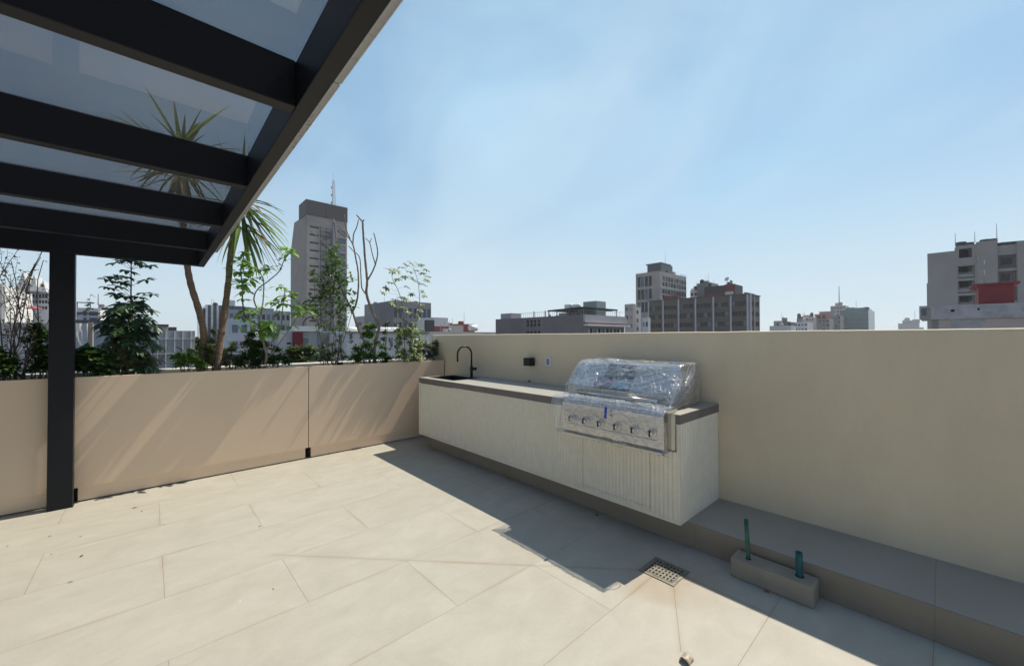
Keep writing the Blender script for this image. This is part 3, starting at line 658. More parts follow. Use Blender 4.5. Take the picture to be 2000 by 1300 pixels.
def litter(label, p, L, W, ang, mat, curl=.4, name='dead_leaf', cat='leaf'):
    m = MB(); z = .004 if len(p) < 3 else p[2]
    d = V((math.cos(ang), math.sin(ang), .25))
    m.leaf((p[0], p[1], z), d, L*.52, W*.6, .35, curl)
    o = m.build(name, mat); md = o.modifiers.new('s', 'SOLIDIFY'); md.thickness = .0012
    lo = min(v[2] for v in m.v)
    o.location.z += max(0, .002-lo) if len(p) < 3 else 0
    return tag(o, label, cat)
litter('reddish curled dead leaf on the first joint line near the post', (-.10, 5.01), .07, .022, .3, MT['dead'])
litter('small dark dead leaf just below the reddish curled one', (-.04, 4.87), .035, .015, .9, MT['dead'])
litter('small dead leaf lying below the dark post near the left edge', (-.57, 4.75), .035, .014, .2, MT['dead'])
litter('narrow faint dead leaf right of the one below the post', (-.39, 4.58), .03, .01, .1, MT['dead'])
litter('tiny dead leaf nearest the left edge of the picture', (-.77, 4.74), .03, .010, 1.2, MT['dead'])
litter('tiny dead leaf beside the start of the second joint line', (-.5, 4.34), .025, .010, 2.2, MT['dead'])
litter('two-pronged brown dead leaf in the middle of a tile at left', (-.335, 4.157), .04, .022, 2.4, MT['dead'], .9)
litter('tiny brown leaf scrap at the tile corner right of the post', (.10, 4.40), .018, .014, .8, MT['dead'])
litter('thin brown leaf scrap lying on the third joint line from the planters', (-.37, 3.77), .05, .012, .1, MT['dead'])
litter('small brown seed pod at the tile corner below the planter seam', (.675, 3.82), .045, .014, .3, MT['dead'])
litter('yellow-brown scrap of leaf alone on a wide sunlit tile', (.572, 2.813), .022, .012, .2, MT['greenleaf'])
litter('yellowish green fallen leaf at the foot of the counter riser', (2.88, 2.04), .055, .04, 1.9, MT['greenleaf'], .9, 'fallen_leaf')
litter('dark brown dead leaf against the front of the pipe plinth', (2.775, .76), .065, .03, -1.3, MT['dead'])
litter('small black speck of leaf on the grey ledge by the counter end', (3.50, 1.262, ZC+.003), .016, .010, .5, MT['pit'])
m = MB()
for i in range(7):
    for j in range(9):
        a = R(0+j*24); rr = .024+.004*noise.noise(V((i*.9, j*.7, 0))); m.v.append((1.905+.009*i-.02+.009*noise.noise(V((i*.8, j*.9, 3))), .85+rr*math.cos(a)*1.0, .004+rr*math.sin(a)*.9+.008*noise.noise(V((i, j*.5, 9)))))
for i in range(6):
    for j in range(8): a = i*9+j; m.f.append((a, a+1, a+10, a+9))
o = m.build('seed_husk', MT['husk'], smooth=True); md = o.modifiers.new('s', 'SOLIDIFY'); md.thickness = .002; o.location.z = .0
tag(o, 'pale brown curled husk lying on the sunlit floor at the bottom edge', 'husk')

# ------------------------------------------------------------------ planting
rnd = random.Random(11)
def U(a, b): return rnd.uniform(a, b)
ZSOIL = ZP-.04
def P(px, py, Y): return pY(px, py, Y)
def base(px, Y):                      # where a stem at picture column px meets the soil
    p = pY(px, 700, Y); return V((p.x, Y, ZSOIL))
def smooth_path(pts, n=4, wob=0):
    out = []
    pts = [V(p) for p in pts]; e = [pts[0]*2-pts[1]]+pts+[pts[-1]*2-pts[-2]]
    for i in range(1, len(e)-2):
        a, b, c, d = e[i-1:i+3]
        for k in range(n):
            t = k/n; q = .5*((2*b)+(c-a)*t+(2*a-5*b+4*c-d)*t*t+(3*b-a-3*c+d)*t**3)
            out.append(q+V((U(-wob, wob), U(-wob, wob), U(-wob, wob)*.5)))
    out.append(pts[-1]); return out
def taper(n, r0, r1): return [r0+(r1-r0)*i/(n-1) for i in range(n)]
def rdir(zmin=-.3, zmax=.8):
    a = U(0, 2*math.pi); z = U(zmin, zmax); r = math.sqrt(max(0, 1-z*z)); return V((math.cos(a)*r, math.sin(a)*r, z))
def stem(mb, pts, r0, r1, n=4, wob=.003, sides=6):
    q = smooth_path(pts, n, wob); mb.tube(q, taper(len(q), r0, r1), sides); return q
def plant(name, label, cat, loc, group='plants in the planter boxes'): return thing(name, label, cat, loc, group)
def palmate(mb, sb, p, d, r, n=8, droop=.35):
    # leaflets like the fingers of a hand round the end of a leaf stalk
    d = d.normalized(); u = d.orthogonal().normalized(); w_ = d.cross(u)
    a0 = U(0, 6.28)
    for k in range(n):
        a = a0+2*math.pi*k/n+U(-.12, .12); L = r*U(.75, 1.1)
        dd = (u*math.cos(a)+w_*math.sin(a))*.95+d*U(.1, .35)
        mb.leaf(p, dd, L, L*.38, droop*U(.6, 1.4), .25, up=d, prof=(.12, .7, 1, .75, 0))

# bare twiggy shrub at the far left
t = plant('twiggy_shrub', 'nearly bare shrub with thin purplish twigs and few leaves left of the dark post', 'shrub', base(30, 5.8))
sm, lf = MB(), MB()
def twig(p, d, L, r, lev):
    q = [p]; dd = d.normalized(); n = 6
    for i in range(n):
        dd = (dd+V((U(-.22, .22), U(-.22, .22), U(-.05, .2)))).normalized(); q.append(q[-1]+dd*L/n)
    sm.tube(q, taper(len(q), r, r*.45), 5)
    if lev > 0:
        for k in range(3 if lev > 1 else 2):
            i = rnd.randint(2, 5); twig(q[i], (dd+rdir(-.1, .7)*.9), L*U(.35, .6), r*.55, lev-1)
    for i in range(2, n+1):
        for k in range(2 if lev < 2 else 1):
            if U(0, 1) < .62: lf.leaf(q[i], rdir(-.5, .6), U(.02, .045), U(.014, .026), .3, .3)
for px, pt in [(8, (-5, 478)), (20, (20, 483)), (32, (62, 486)), (40, (88, 500)), (14, (5, 560)), (30, (-15, 600)), (45, (70, 590)), (5, (-30, 520))]:
    b0 = base(px, U(5.72, 5.95)); e_ = P(pt[0], pt[1], b0.y); twig(b0, (e_-b0)+V((0, 0, .1)), (e_-b0).length*U(.92, 1.05), .0065, 2)
for px, top in [(28, 640), (38, 610), (50, 650), (60, 660), (44, 630), (22, 650), (66, 690), (75, 680)]:
    b0 = base(px, U(5.75, 5.95)); e_ = P(px+U(-18, 26), top, b0.y); twig(b0, e_-b0, (e_-b0).length, .004, 1)
sm.build('stem', MT['stemp'], t); lf.build('foliage', MT['l_purple'], t)

def bush(name, label, cat, px, Y, pts, n, Ls, Ws, mat, smat, stems=7, group='plants in the planter boxes', droop=.35, prof=(0, .75, 1, .7, 0)):
    """pts: (px, py, radius px) clumps in which the foliage is gathered round short twigs"""
    t = plant(name, label, cat, base(px, Y), group); sm, lf = MB(), MB(); b0 = base(px, Y)
    for (cx, cy, rp) in pts:
        c_ = P(cx, cy, Y); dep = (c_-V((0, 0, CAM_H))).dot(F); rr = rp*dep/FPX
        root = V((b0.x+(c_.x-b0.x)*.35+U(-.04, .04), Y+U(-.06, .06), ZSOIL-.02))
        stem(sm, [root, root.lerp(c_, .5)+V((U(-.02, .02), U(-.02, .02), 0)), c_], .006, .003, 3)
        k = int(n*rp*rp/400*3.2)
        for i in range(max(2, k//6)):
            d = rdir(-.5, 1); e_ = c_+V((d.x*rr, d.y*min(rr, .22), d.z*rr))*U(.45, 1.0)
            q = stem(sm, [c_, c_.lerp(e_, .5)+V((0, 0, .01)), e_], .003, .0014, 2, .002, 4)
            for s_i in range(6):
                p_ = q[rnd.randint(1, len(q)-1)]; dd = (d*.5+rdir(-.3, .8)).normalized()
                if p_.z < ZSOIL+.01: continue
                lf.leaf(p_, dd, U(*Ls)*1.2, U(*Ws)*1.25, droop, .28, prof=prof)
    sm.build('stem', smat, t); lf.build('foliage', mat, t); return t
bush('shrub', 'dark green low shrub in the bottom left corner of the planting, at the picture edge', 'shrub', 10, 5.75, [(-5, 720, 26), (12, 712, 24), (22, 728, 16), (-10, 690, 18)], 120, (.025, .05), (.014, .026), MT['l_dark'], MT['stemp'])
bush('shrub', 'hanging cluster of dark leaves close to the left side of the dark post', 'shrub', 76, 5.8, [(72, 645, 13), (76, 665, 15), (80, 690, 17), (86, 715, 18), (70, 722, 12), (94, 700, 14)], 190, (.03, .06), (.014, .028), MT['l_dark'], MT['stemp'])
bush('heart_leaf_plant', 'low plant with broad dark heart-shaped leaves right of the dark post', 'plant', 178, 5.72, [(160, 698, 12), (158, 712, 12), (172, 706, 14), (186, 698, 15), (196, 712, 16), (180, 721, 12), (210, 704, 14), (168, 688, 8), (205, 722, 12)], 85, (.05, .085), (.045, .07), MT['l_dark'], MT['stemg'], prof=(.25, 1, .95, .55, 0))

# umbrella tree
t = plant('umbrella_tree', 'dark umbrella tree with finger-like leaves, tallest plant between the post and the palms', 'shrub', base(246, 5.82))
sm, lf = MB(), MB(); b0 = base(246, 5.82)
q = stem(sm, [b0, P(250, 650, 5.82), P(256, 580, 5.82), P(256, 515, 5.82)], .011, .005, 6)
for (cx, cy, up_) in [(228, 513, 1), (243, 508, 1), (255, 506, 1), (268, 511, 1), (278, 517, .6), (292, 519, .2), (250, 529, .5), (226, 541, .4), (212, 547, .2), (219, 541, .5), (244, 540, .6), (286, 547, .4), (232, 560, .4), (214, 562, .2), (242, 553, .5), (228, 575, .3), (282, 572, .6), (296, 576, .2), (270, 580, .6), (245, 580, .5)]:
    e_ = P(cx, cy, 5.82+U(-.08, .08)); j = min(q, key=lambda s_: abs(s_.z-(e_.z-.07))); sm.tube([j, j.lerp(e_, .6)+V((0, 0, .008)), e_], [.0026, .002, .0018], 4)
    palmate(lf, sm, e_, V((U(-.3, .3), U(-.5, .1), 1)), .105, 8, .5)
for k in range(120):
    zz = U(590, 722); sp = 30+26*min(1, (zz-585)/40); cx = 250+U(-sp, sp)+4; e_ = P(cx, zz, 5.82+U(-.17, .2))
    j = min(q, key=lambda s_: abs(s_.z-(e_.z-.08))); sm.tube([j, j.lerp(e_, .6)+V((0, 0, .01)), e_], [.0035, .0025, .002], 4)
    palmate(lf, sm, e_, (e_-j).normalized()*.8+V((0, U(-.5, 0), .8)), U(.085, .12), 8, .5)
for k in range(5): 
    b1 = base(230+k*9, 5.75+.04*k); stem(sm, [b1, b1+V((U(-.1, .1), 0, .3)), b1+V((U(-.15, .15), 0, .6))], .006, .003)
sm.build('stem', MT['stemg'], t); lf.build('foliage', MT['l_umb'], t)
bush('shrub', 'small-leaved olive shrub growing under the umbrella tree', 'shrub', 250, 5.72, [(228, 690, 18), (248, 700, 20), (270, 690, 18), (285, 708, 14), (235, 712, 14), (262, 716, 14)], 150, (.018, .034), (.010, .018), MT['l_olive'], MT['stemg'])
# seed stalks
t = plant('grassy_plant', 'thin grassy plant with dry pinkish seed heads right of the umbrella tree', 'plant', base(300, 5.75)); sm, lf = MB(), MB()
for k in range(26):
    b1 = base(286+U(-8, 26), 5.75+U(-.08, .1)); e_ = P(b1.x*0+285+U(-6, 44), U(668, 712), b1.y)
    qq = stem(sm, [b1, b1.lerp(e_, .6)+V((0, 0, .03)), e_], .0018, .0008, 3, .001, 4)
    for i in range(5): lf.leaf(qq[-1]-V((0, 0, .008*i)), rdir(-.6, .2), .018, .008, .5)
sm.build('stem', MT['stemg'], t); lf.build('foliage', leafmat('pinkish_seed', (.12, .07, .05), (.28, .17, .13), .2, .7), t)['label'] = 'dry pinkish seed heads'  # the mesh called foliage is the seed heads of these stalks
t = bush('flowering_shrub', 'small bright-leaved plant with magenta flowers at the foot of the left palm', 'shrub', 365, 5.72, [(347, 697, 12), (362, 704, 15), (352, 712, 10), (376, 706, 14), (372, 690, 9), (390, 712, 12)], 110, (.03, .055), (.016, .028), MT['l_bright'], MT['stemg'])
fl = MB()
for px, py in [(350, 681), (354, 684), (347, 679), (370, 684), (374, 686), (379, 688), (358, 690)]:
    c_ = P(px, py, 5.72)
    for k in range(9): fl.leaf(c_+rdir()*.008, rdir(-.2, 1), .018, .010, .2)
fl.build('flower', MT['flower'], t)

# palms (tall yucca) ------------------------------------------------
def yucca(label, trunk, crown, Y, nup, ndown, L, seed, dirs=()):
    global rnd
    rnd = random.Random(seed)
    b0 = base(trunk[0][0], Y); t = plant('palm_tree', label, 'palm', b0, 'strap-leaved palms in the planter')
    pts = [b0]+[P(a, b_, Y) for a, b_ in trunk[1:]]
    q = smooth_path(pts, 6, 0); rr = taper(len(q), .036, .028); tb = MB()
    rr = [r_*(1+.07*math.sin(i*2.1)) for i, r_ in enumerate(rr)]; rr[0] = .046
    tb.tube(q, rr, 14); tb.build('trunk', MT['bark'], t, True)
    lf, dl = MB(), MB(); c_ = P(crown[0], crown[1], Y); top = pts[-1]
    pr = (.55, .85, 1, .95, .75, .45, 0)
    for k in range(nup):
        d = rdir(-.15, .98); p_ = c_+V((0, 0, U(-.12, .08)))
        lf.leaf(p_+d*.03, d, L*U(.75, 1.1), U(.038, .054), U(.06, .28)*(1.15-d.z), .35, prof=pr)
    for k in range(ndown):
        p_ = c_+V((0, 0, U(-.38, -.02))); d = rdir(-.95, .1)
        (dl if U(0, 1) < .28 else lf).leaf(p_+d*.03, d, L*U(.7, 1.05), U(.036, .054), U(.25, .75), .3, prof=pr)
    for (dx, dz, LL, dr_) in dirs:
        d = V((dx, U(-.35, .1), dz)); lf.leaf(c_+V((0, 0, U(-.2, .02)))+d.normalized()*.03, d, LL, .044, dr_, .3, prof=pr)
    lf.build('foliage', MT['l_palm'], t); dl.build('dead_foliage', MT['l_deadp'], t)
yucca('left palm whose leaning trunk rises behind the pergola beam, crown seen through the glass', [(392, 715), (398, 655), (388, 605), (374, 560), (366, 520), (358, 440), (354, 350), (355, 292)], (355, 292), 5.86, 20, 44, .62, 5,
      [(-1, .5, .62, .1), (-1, .9, .66, .08), (-.9, 1.1, .55, .1), (-.15, 1.2, .62, .02), (.05, 1.2, .55, .02), (.3, 1.2, .5, .02), (1, .75, .55, .05), (1, .45, .6, .05), (1, .3, .5, .1)])
yucca('right palm with drooping strap leaves hanging beside the corner of the pergola', [(423, 715), (431, 660), (440, 600), (447, 540), (452, 480), (461, 435), (472, 395)], (472, 388), 5.80, 6, 52, .66, 9,
      [(.9, .2, .5, .6), (1, .05, .52, .5), (1, .35, .36, .4), (.8, .0, .62, .6), (1, -.3, .6, .35), (.6, -.6, .75, .25), (.5, -.9, .8, .12), (.75, -.8, .75, .15), (.35, -1, .8, .1), (.2, -1, .8, .05), (.9, -.5, .7, .3), (.1, -1, .7, .02), (.6, -.9, .7, .1), (-.4, 1.2, .8, .02), (0, 1.2, .78, .02), (.12, 1.2, .82, .02), (.7, -.75, .85, .1), (.45, -.9, .9, .05), (.3, -.8, .9, .05), (.55, -.8, .8, .1)])
rnd = random.Random(21)
bush('feathery_shrub', 'feathery olive green shrub between the feet of the two palms', 'shrub', 405, 5.85, [(408, 690, 16), (404, 708, 15), (412, 668, 12), (398, 680, 12), (416, 650, 9), (400, 698, 12)], 230, (.02, .04), (.005, .009), MT['l_olive'], MT['stemg'])
bush('feathery_shrub', 'feathery olive green shrub right of the right palm trunk', 'shrub', 450, 5.85, [(446, 700, 15), (452, 685, 14), (440, 712, 10), (462, 704, 12), (455, 672, 9)], 230, (.02, .04), (.005, .009), MT['l_olive'], MT['stemg'])
bush('round_shrub', 'dense dark green round bush below the large soft-leaved plant', 'shrub', 500, 5.78, [(548, 700, 14), (560, 708, 10), (540, 684, 10), (478, 700, 18), (498, 692, 22), (520, 700, 18), (488, 672, 18), (510, 676, 16), (530, 708, 14), (500, 712, 18), (492, 655, 11), (470, 712, 12)], 210, (.022, .04), (.014, .024), MT['l_dark'], MT['stemg'])

# plant with large soft light green leaves
t = plant('soft_leaved_tree', 'sunlit light green plant with large soft pointed leaves on bent thin stems', 'tree', base(518, 5.66)); sm, lf = MB(), MB()
def px_stem(pp, Y, r0, r1, dy=0, mb=None):
    pts = [V(P(a, b_, Y+dy*i/max(1, len(pp)-1))) for i, (a, b_) in enumerate(pp)]
    return stem(mb or sm, pts, r0, r1, 4, .002)
Yb = 5.66
px_stem([(518, 712), (520, 690), (514, 665), (508, 640), (506, 625)], Yb, .016, .011)
px_stem([(506, 625), (512, 600), (515, 570), (514, 545), (508, 533), (502, 522)], Yb, .008, .005)
px_stem([(506, 612), (496, 585), (503, 565), (525, 548), (545, 530), (555, 508), (566, 494)], Yb, .008, .005, -.1)
px_stem([(506, 635), (480, 620), (474, 590), (474, 560), (470, 530), (476, 500), (478, 490)], Yb, .010, .005, .08)
px_stem([(518, 690), (535, 660), (548, 640), (552, 600), (556, 570), (548, 555)], Yb, .008, .004, -.15)
px_stem([(522, 700), (560, 650), (580, 620), (600, 612)], Yb, .006, .004, -.05)
def cluster(cx, cy, n, L, Y=Yb-.08, spread=.03, dr=.55, mb=None, asp=.42):
    c_ = P(cx, cy, Y+U(-.12, .10))
    for k in range(int(n*1.6)):
        d = rdir(-.35, .75); (mb or lf).leaf(c_+d*U(.005, spread), d, L*1.3*U(.7, 1.15), L*1.3*asp*U(.8, 1.15), dr*U(.6, 1.3), .25, prof=(.1, .7, 1, .65, 0))
for cx, cy, n, L in [(478, 492, 6, .07), (470, 510, 10, .10), (482, 518, 10, .10), (492, 528, 9, .09), (465, 530, 8, .10), (486, 545, 10, .10), (470, 556, 10, .11), (480, 570, 7, .10), (505, 525, 6, .07),
                     (527, 523, 10, .07), (521, 530, 6, .06), (548, 520, 4, .05), (556, 505, 6, .07), (566, 494, 8, .09), (560, 490, 6, .10), (533, 590, 9, .07), (510, 545, 6, .035), (512, 565, 7, .035), (514, 580, 6, .03),
                     (476, 585, 6, .07), (478, 605, 8, .09), (468, 618, 7, .08), (490, 612, 6, .07), (484, 628, 6, .08), (545, 560, 5, .08), (560, 580, 8, .11), (572, 575, 7, .10), (552, 592, 8, .10), (548, 610, 6, .08),
                     (585, 598, 10, .11), (596, 606, 10, .10), (580, 612, 8, .10), (606, 595, 5, .08), (520, 638, 12, .12), (530, 632, 8, .12), (512, 650, 8, .11), (538, 650, 9, .10), (524, 660, 7, .09), (570, 636, 6, .07), (475, 640, 5, .07), (505, 600, 5, .07)]:
    cluster(cx, cy, n, L)
sm.build('stem', MT['barkgrey'], t); lf.build('foliage', MT['l_bright'], t)

# tall glossy shrub in front of the tower
t = plant('glossy_shrub', 'tall glossy dark-leaved shrub standing in front of the concrete tower', 'shrub', base(640, 5.9)); sm, lf = MB(), MB(); Yg = 5.72
for pp in [[(632, 712), (630, 660), (626, 600), (630, 545), (640, 500)], [(640, 712), (643, 650), (650, 590), (655, 530), (652, 478)], [(648, 712), (652, 660), (668, 600), (674, 560)], [(636, 712), (622, 640), (616, 600), (614, 540)], [(650, 712), (656, 660), (650, 620), (655, 580)], [(655, 710), (676, 650), (690, 600)]]:
    px_stem(pp, Yg, .006, .003, U(-.1, .1))
for (cx, y_, rp, k_) in [(652, 482, 7, 7), (650, 496, 9, 10), (644, 508, 12, 14), (660, 512, 9, 10), (652, 524, 13, 18), (640, 534, 12, 14), (662, 536, 12, 14), (654, 550, 14, 20), (618, 548, 9, 9), (608, 534, 5, 5), (634, 560, 12, 14), (668, 560, 13, 16), (646, 572, 14, 20), (622, 578, 12, 14), (660, 586, 13, 17), (634, 594, 13, 16), (682, 572, 7, 6), (676, 596, 9, 9), (692, 590, 6, 5), (612, 600, 8, 8), (650, 606, 12, 13), (626, 616, 9, 8), (668, 614, 8, 7), (686, 540, 6, 5), (684, 606, 6, 5), (604, 588, 6, 5), (636, 632, 7, 5), (662, 636, 6, 5), (646, 650, 7, 5), (620, 640, 6, 4), (672, 640, 5, 4)]:
    for i in range(int(k_*1.25)):
        c0 = P(cx+rnd.gauss(0, .55)*rp, y_+rnd.gauss(0, .55)*rp, Yg+U(-.2, .14)); d = rdir(-.3, .9)
        sm.tube([c0-d*.045, c0], [.002, .0012], 4)
        for j in range(3): lf.leaf(c0-d*U(0, .045), (d*.7+rdir()), U(.05, .09), U(.025, .04), .35, .28)
sm.build('stem', MT['barkgrey'], t); lf.build('foliage', MT['l_gloss'], t)
t = bush('yellowing_shrub', 'thin shrub with bright yellow and orange leaves at the foot of the glossy shrub', 'shrub', 652, 5.72, [(618, 700, 11), (666, 690, 11), (630, 682, 11), (642, 695, 13), (655, 690, 11), (662, 668, 8), (666, 658, 7), (648, 676, 7), (672, 700, 12), (632, 700, 12), (664, 620, 7), (674, 628, 6)], 75, (.03, .055), (.015, .026), MT['l_silver'], MT['stemp'])
fl = MB()
for px, py in [(664, 668), (668, 671), (659, 682), (655, 690), (645, 676), (632, 670), (664, 618), (652, 702), (658, 700), (640, 704), (628, 655)]:
    for k in range(4): fl.leaf(P(px, py, 5.72)+rdir()*.01, rdir(-.3, 1), .045, .022, .4)
fl.build('yellow_leaf', MT['l_yellow'], t)

# bare forked tree
t = plant('bare_tree', 'leafless pruned tree with two forked upright trunks against the sky', 'tree', base(733, 5.9)); sm = MB(); Ym = 5.9
def limb(pp, r0, r1, y0=0, y1=None):       # y0, y1: how far the limb leans towards the terrace at its foot and tip
    y1 = y0 if y1 is None else y1
    pts = [P(a, b_, Ym-y0-(y1-y0)*i/max(1, len(pp)-1)) for i, (a, b_) in enumerate(pp)]
    q = smooth_path(pts, 4, .0015); rr = taper(len(q), r0, r1); rr = [r_*(1+.08*math.sin(i*3.3)) for i, r_ in enumerate(rr)]; sm.tube(q, rr, 9)
limb([(733, 716), (732, 700), (731, 685), (736, 659), (740, 635), (727, 609), (716, 574), (717, 548), (713, 504), (710, 463), (708, 431)], .026, .0125, 0, .42)
limb([(708, 433), (702, 426), (696.6, 420)], .010, .008, .42, .47)
limb([(708, 433), (711, 429)], .010, .009, .42)
limb([(717, 548), (725, 535), (733, 517), (737.5, 495), (735, 475), (730, 455)], .012, .007, .294, .5)
limb([(733, 515), (727, 495), (722, 474), (714, 465)], .008, .005, .38, .42); limb([(722, 474), (726, 465)], .006, .004, .41)
limb([(716, 576), (707, 562), (705, 540), (704, 515), (701, 500), (690, 490), (681, 480)], .010, .006, .252, .1)
limb([(731, 688), (720, 680), (706, 656), (697, 635), (689, 609)], .019, .014, .08, .2)
limb([(689, 610), (680, 590), (670, 571), (660, 550), (655, 520), (657, 480), (654, 440), (651, 427)], .013, .008, .2, .05)
limb([(653, 438), (646, 432), (642, 430)], .006, .005, .06)
limb([(657, 490), (640, 480), (622, 464), (607.5, 451)], .007, .005, .1)
limb([(689, 609), (697, 588), (700, 557), (699, 527), (694, 500), (689, 477), (676, 458), (660, 441)], .013, .007, .2, .55)
limb([(689, 478), (691, 457), (696, 445), (701, 428)], .009, .006, .45, .5)
limb([(684, 466), (677, 451), (674, 435), (673, 419)], .008, .005, .5, .55)
sm.build('trunk', MT['barkgrey'], t, True)
bush('leafy_shrub', 'fresh green small-leaved shrub round the foot of the bare forked tree', 'shrub', 718, 5.8, [(690, 700, 12), (696, 684, 11), (760, 700, 10), (705, 692, 17), (716, 676, 16), (722, 655, 15), (716, 640, 11), (728, 640, 10), (700, 703, 12), (745, 696, 14), (752, 705, 10), (722, 698, 16), (735, 668, 10), (710, 655, 10), (748, 680, 9)], 150, (.022, .042), (.015, .026), MT['l_fresh'], MT['stemg'])
bush('shrub', 'narrow upright clump of dark leaves just right of the bare forked tree', 'shrub', 752, 5.85, [(751, 650, 7), (753, 636, 6), (749, 664, 7), (747, 678, 7), (750, 692, 7), (757, 632, 4)], 260, (.02, .035), (.012, .02), MT['l_dark'], MT['barkgrey'])

# variegated umbrella plant at the right end
t = plant('variegated_umbrella_tree', 'slender umbrella tree with small green and yellow leaves near the corner of the cream wall', 'shrub', base(792, 5.7)); sm, lf = MB(), MB(); Yv = 5.66
S1 = px_stem([(790, 712), (790, 660), (786, 600), (779, 570), (768, 548), (765, 535)], Yv, .007, .003, .05)
S2 = px_stem([(797, 712), (803, 660), (818, 610), (819, 575), (815, 545), (808, 525)], Yv, .007, .003, -.1)
S3 = px_stem([(800, 712), (812, 665), (816, 620), (816, 600)], Yv, .005, .003, .05)
for cx, cy in [(765, 530), (758, 526), (770, 527), (778, 531), (784, 522), (793, 517), (803, 514), (815, 515), (823, 518), (832, 527), (826, 534), (836, 540), (812, 528), (800, 531), (790, 541), (776, 545), (764, 552), (754, 563), (748, 572), (806, 545), (818, 552), (828, 556), (795, 560), (826, 570), (804, 575), (812, 590), (793, 585), (784, 580), (772, 585), (766, 592), (790, 600), (822, 594), (830, 578), (778, 606), (800, 610), (815, 618), (790, 625), (808, 632), (780, 635), (820, 605), (834, 548)]:
    e_ = P(cx, cy, Yv+U(-.2, .1)); j = min(S1+S2+S3, key=lambda s_: (s_-e_).length+abs(s_.z-(e_.z-.05))); sm.tube([j, j.lerp(e_, .6)+V((0, 0, .01)), e_], [.0018, .0014, .001], 4)
    palmate(lf, sm, e_, V((U(-.4, .4), U(-.8, -.1), .8)), .085, 7, .45)
for k in range(120):
    e_ = P(800+U(-26, 26), U(640, 704), Yv+U(-.16, .14)); sm.tube([e_-V((U(-.03, .03), 0, .08)), e_], .0015, 4); palmate(lf, sm, e_, V((U(-.4, .4), U(-.8, 0), .8)), .075, 7, .45)
sm.build('stem', MT['barkgrey'], t); lf.build('foliage', MT['l_varieg'], t)
bush('silvery_shrub', 'shiny silver-green leafed shrub touching the end of the cream wall', 'shrub', 840, 5.82, [(818, 694, 11), (832, 676, 11), (842, 684, 14), (850, 672, 10), (838, 697, 12), (852, 692, 10), (856, 668, 6), (826, 690, 11)], 130, (.04, .065), (.018, .028), MT['l_silver'], MT['barkgrey'])
cp_ = base(664, 5.66); pt_ = thing('nursery_pot', 'small black pot rim showing above the planter edge below the yellowing shrub', 'pot', cp_, 'x'); del pt_['group']
MB().tube([cp_+V((0, 0, -.02)), cp_+V((0, 0, .07))], [.035, .042], 20).build('pot_wall', MT['gap'], pt_, True)

# ------------------------------------------------------------------ the city
GZ = -26.0
tag(B(-3000, 3000, -3000, 3000, GZ-1, GZ).build('city_ground', MT['urban']), kind='structure')
bs = thing('apartment_building', 'pale building carrying the terrace', 'building', (-1, 0, GZ))
B(-7, 3.78, -6, 6.3, GZ, -.26).build('wall', MT['slab'], bs)

def facade(root, axis, c, u0, u1, z0, z1, ops, wmat, glass, depth=.25, name='window', back=None):
    """wall sheet on plane axis=c facing the camera with real openings; ops (u0,u1,z0,z1)"""
    us = sorted({u0, u1, *[o[0] for o in ops], *[o[1] for o in ops]}); zs = sorted({z0, z1, *[o[2] for o in ops], *[o[3] for o in ops]})
    def pt(u, z, d=0): return (c+d, u, z) if axis == 'X' else (u, c+d, z)
    m = MB()
    # merge cells row by row to keep the mesh light
    for a, b_ in zip(zs, zs[1:]):
        run = None
        for p, q in zip(us, us[1:]):
            mu, mz = (p+q)/2, (a+b_)/2
            hole = any(o[0] < mu < o[1] and o[2] < mz < o[3] for o in ops)
            if not hole:
                run = (run[0], q) if run else (p, q)
            if (hole or q == us[-1]) and run: m.quad(pt(run[0], a), pt(run[1], a), pt(run[1], b_), pt(run[0], b_)); run = None
    for o in ops:
        A, Bq, z_a, z_b = o[:4]
        m.quad(pt(A, z_a), pt(Bq, z_a), pt(Bq, z_a, depth), pt(A, z_a, depth)); m.quad(pt(A, z_b), pt(Bq, z_b), pt(Bq, z_b, depth), pt(A, z_b, depth))
        m.quad(pt(A, z_a), pt(A, z_b), pt(A, z_b, depth), pt(A, z_a, depth)); m.quad(pt(Bq, z_a), pt(Bq, z_b), pt(Bq, z_b, depth), pt(Bq, z_a, depth))
    m.build('wall', wmat, root)
    for o in ops[:95]:
        g_ = glass if not isinstance(glass, list) else rnd.choice(glass)
        if g_ is None: continue
        w_ = MB(); A, Bq, z_a, z_b = o[:4]; w_.quad(pt(A, z_a, depth-.02), pt(Bq, z_a, depth-.02), pt(Bq, z_b, depth-.02), pt(A, z_b, depth-.02)); w_.build(name, g_, root)
rc = random.Random(31)
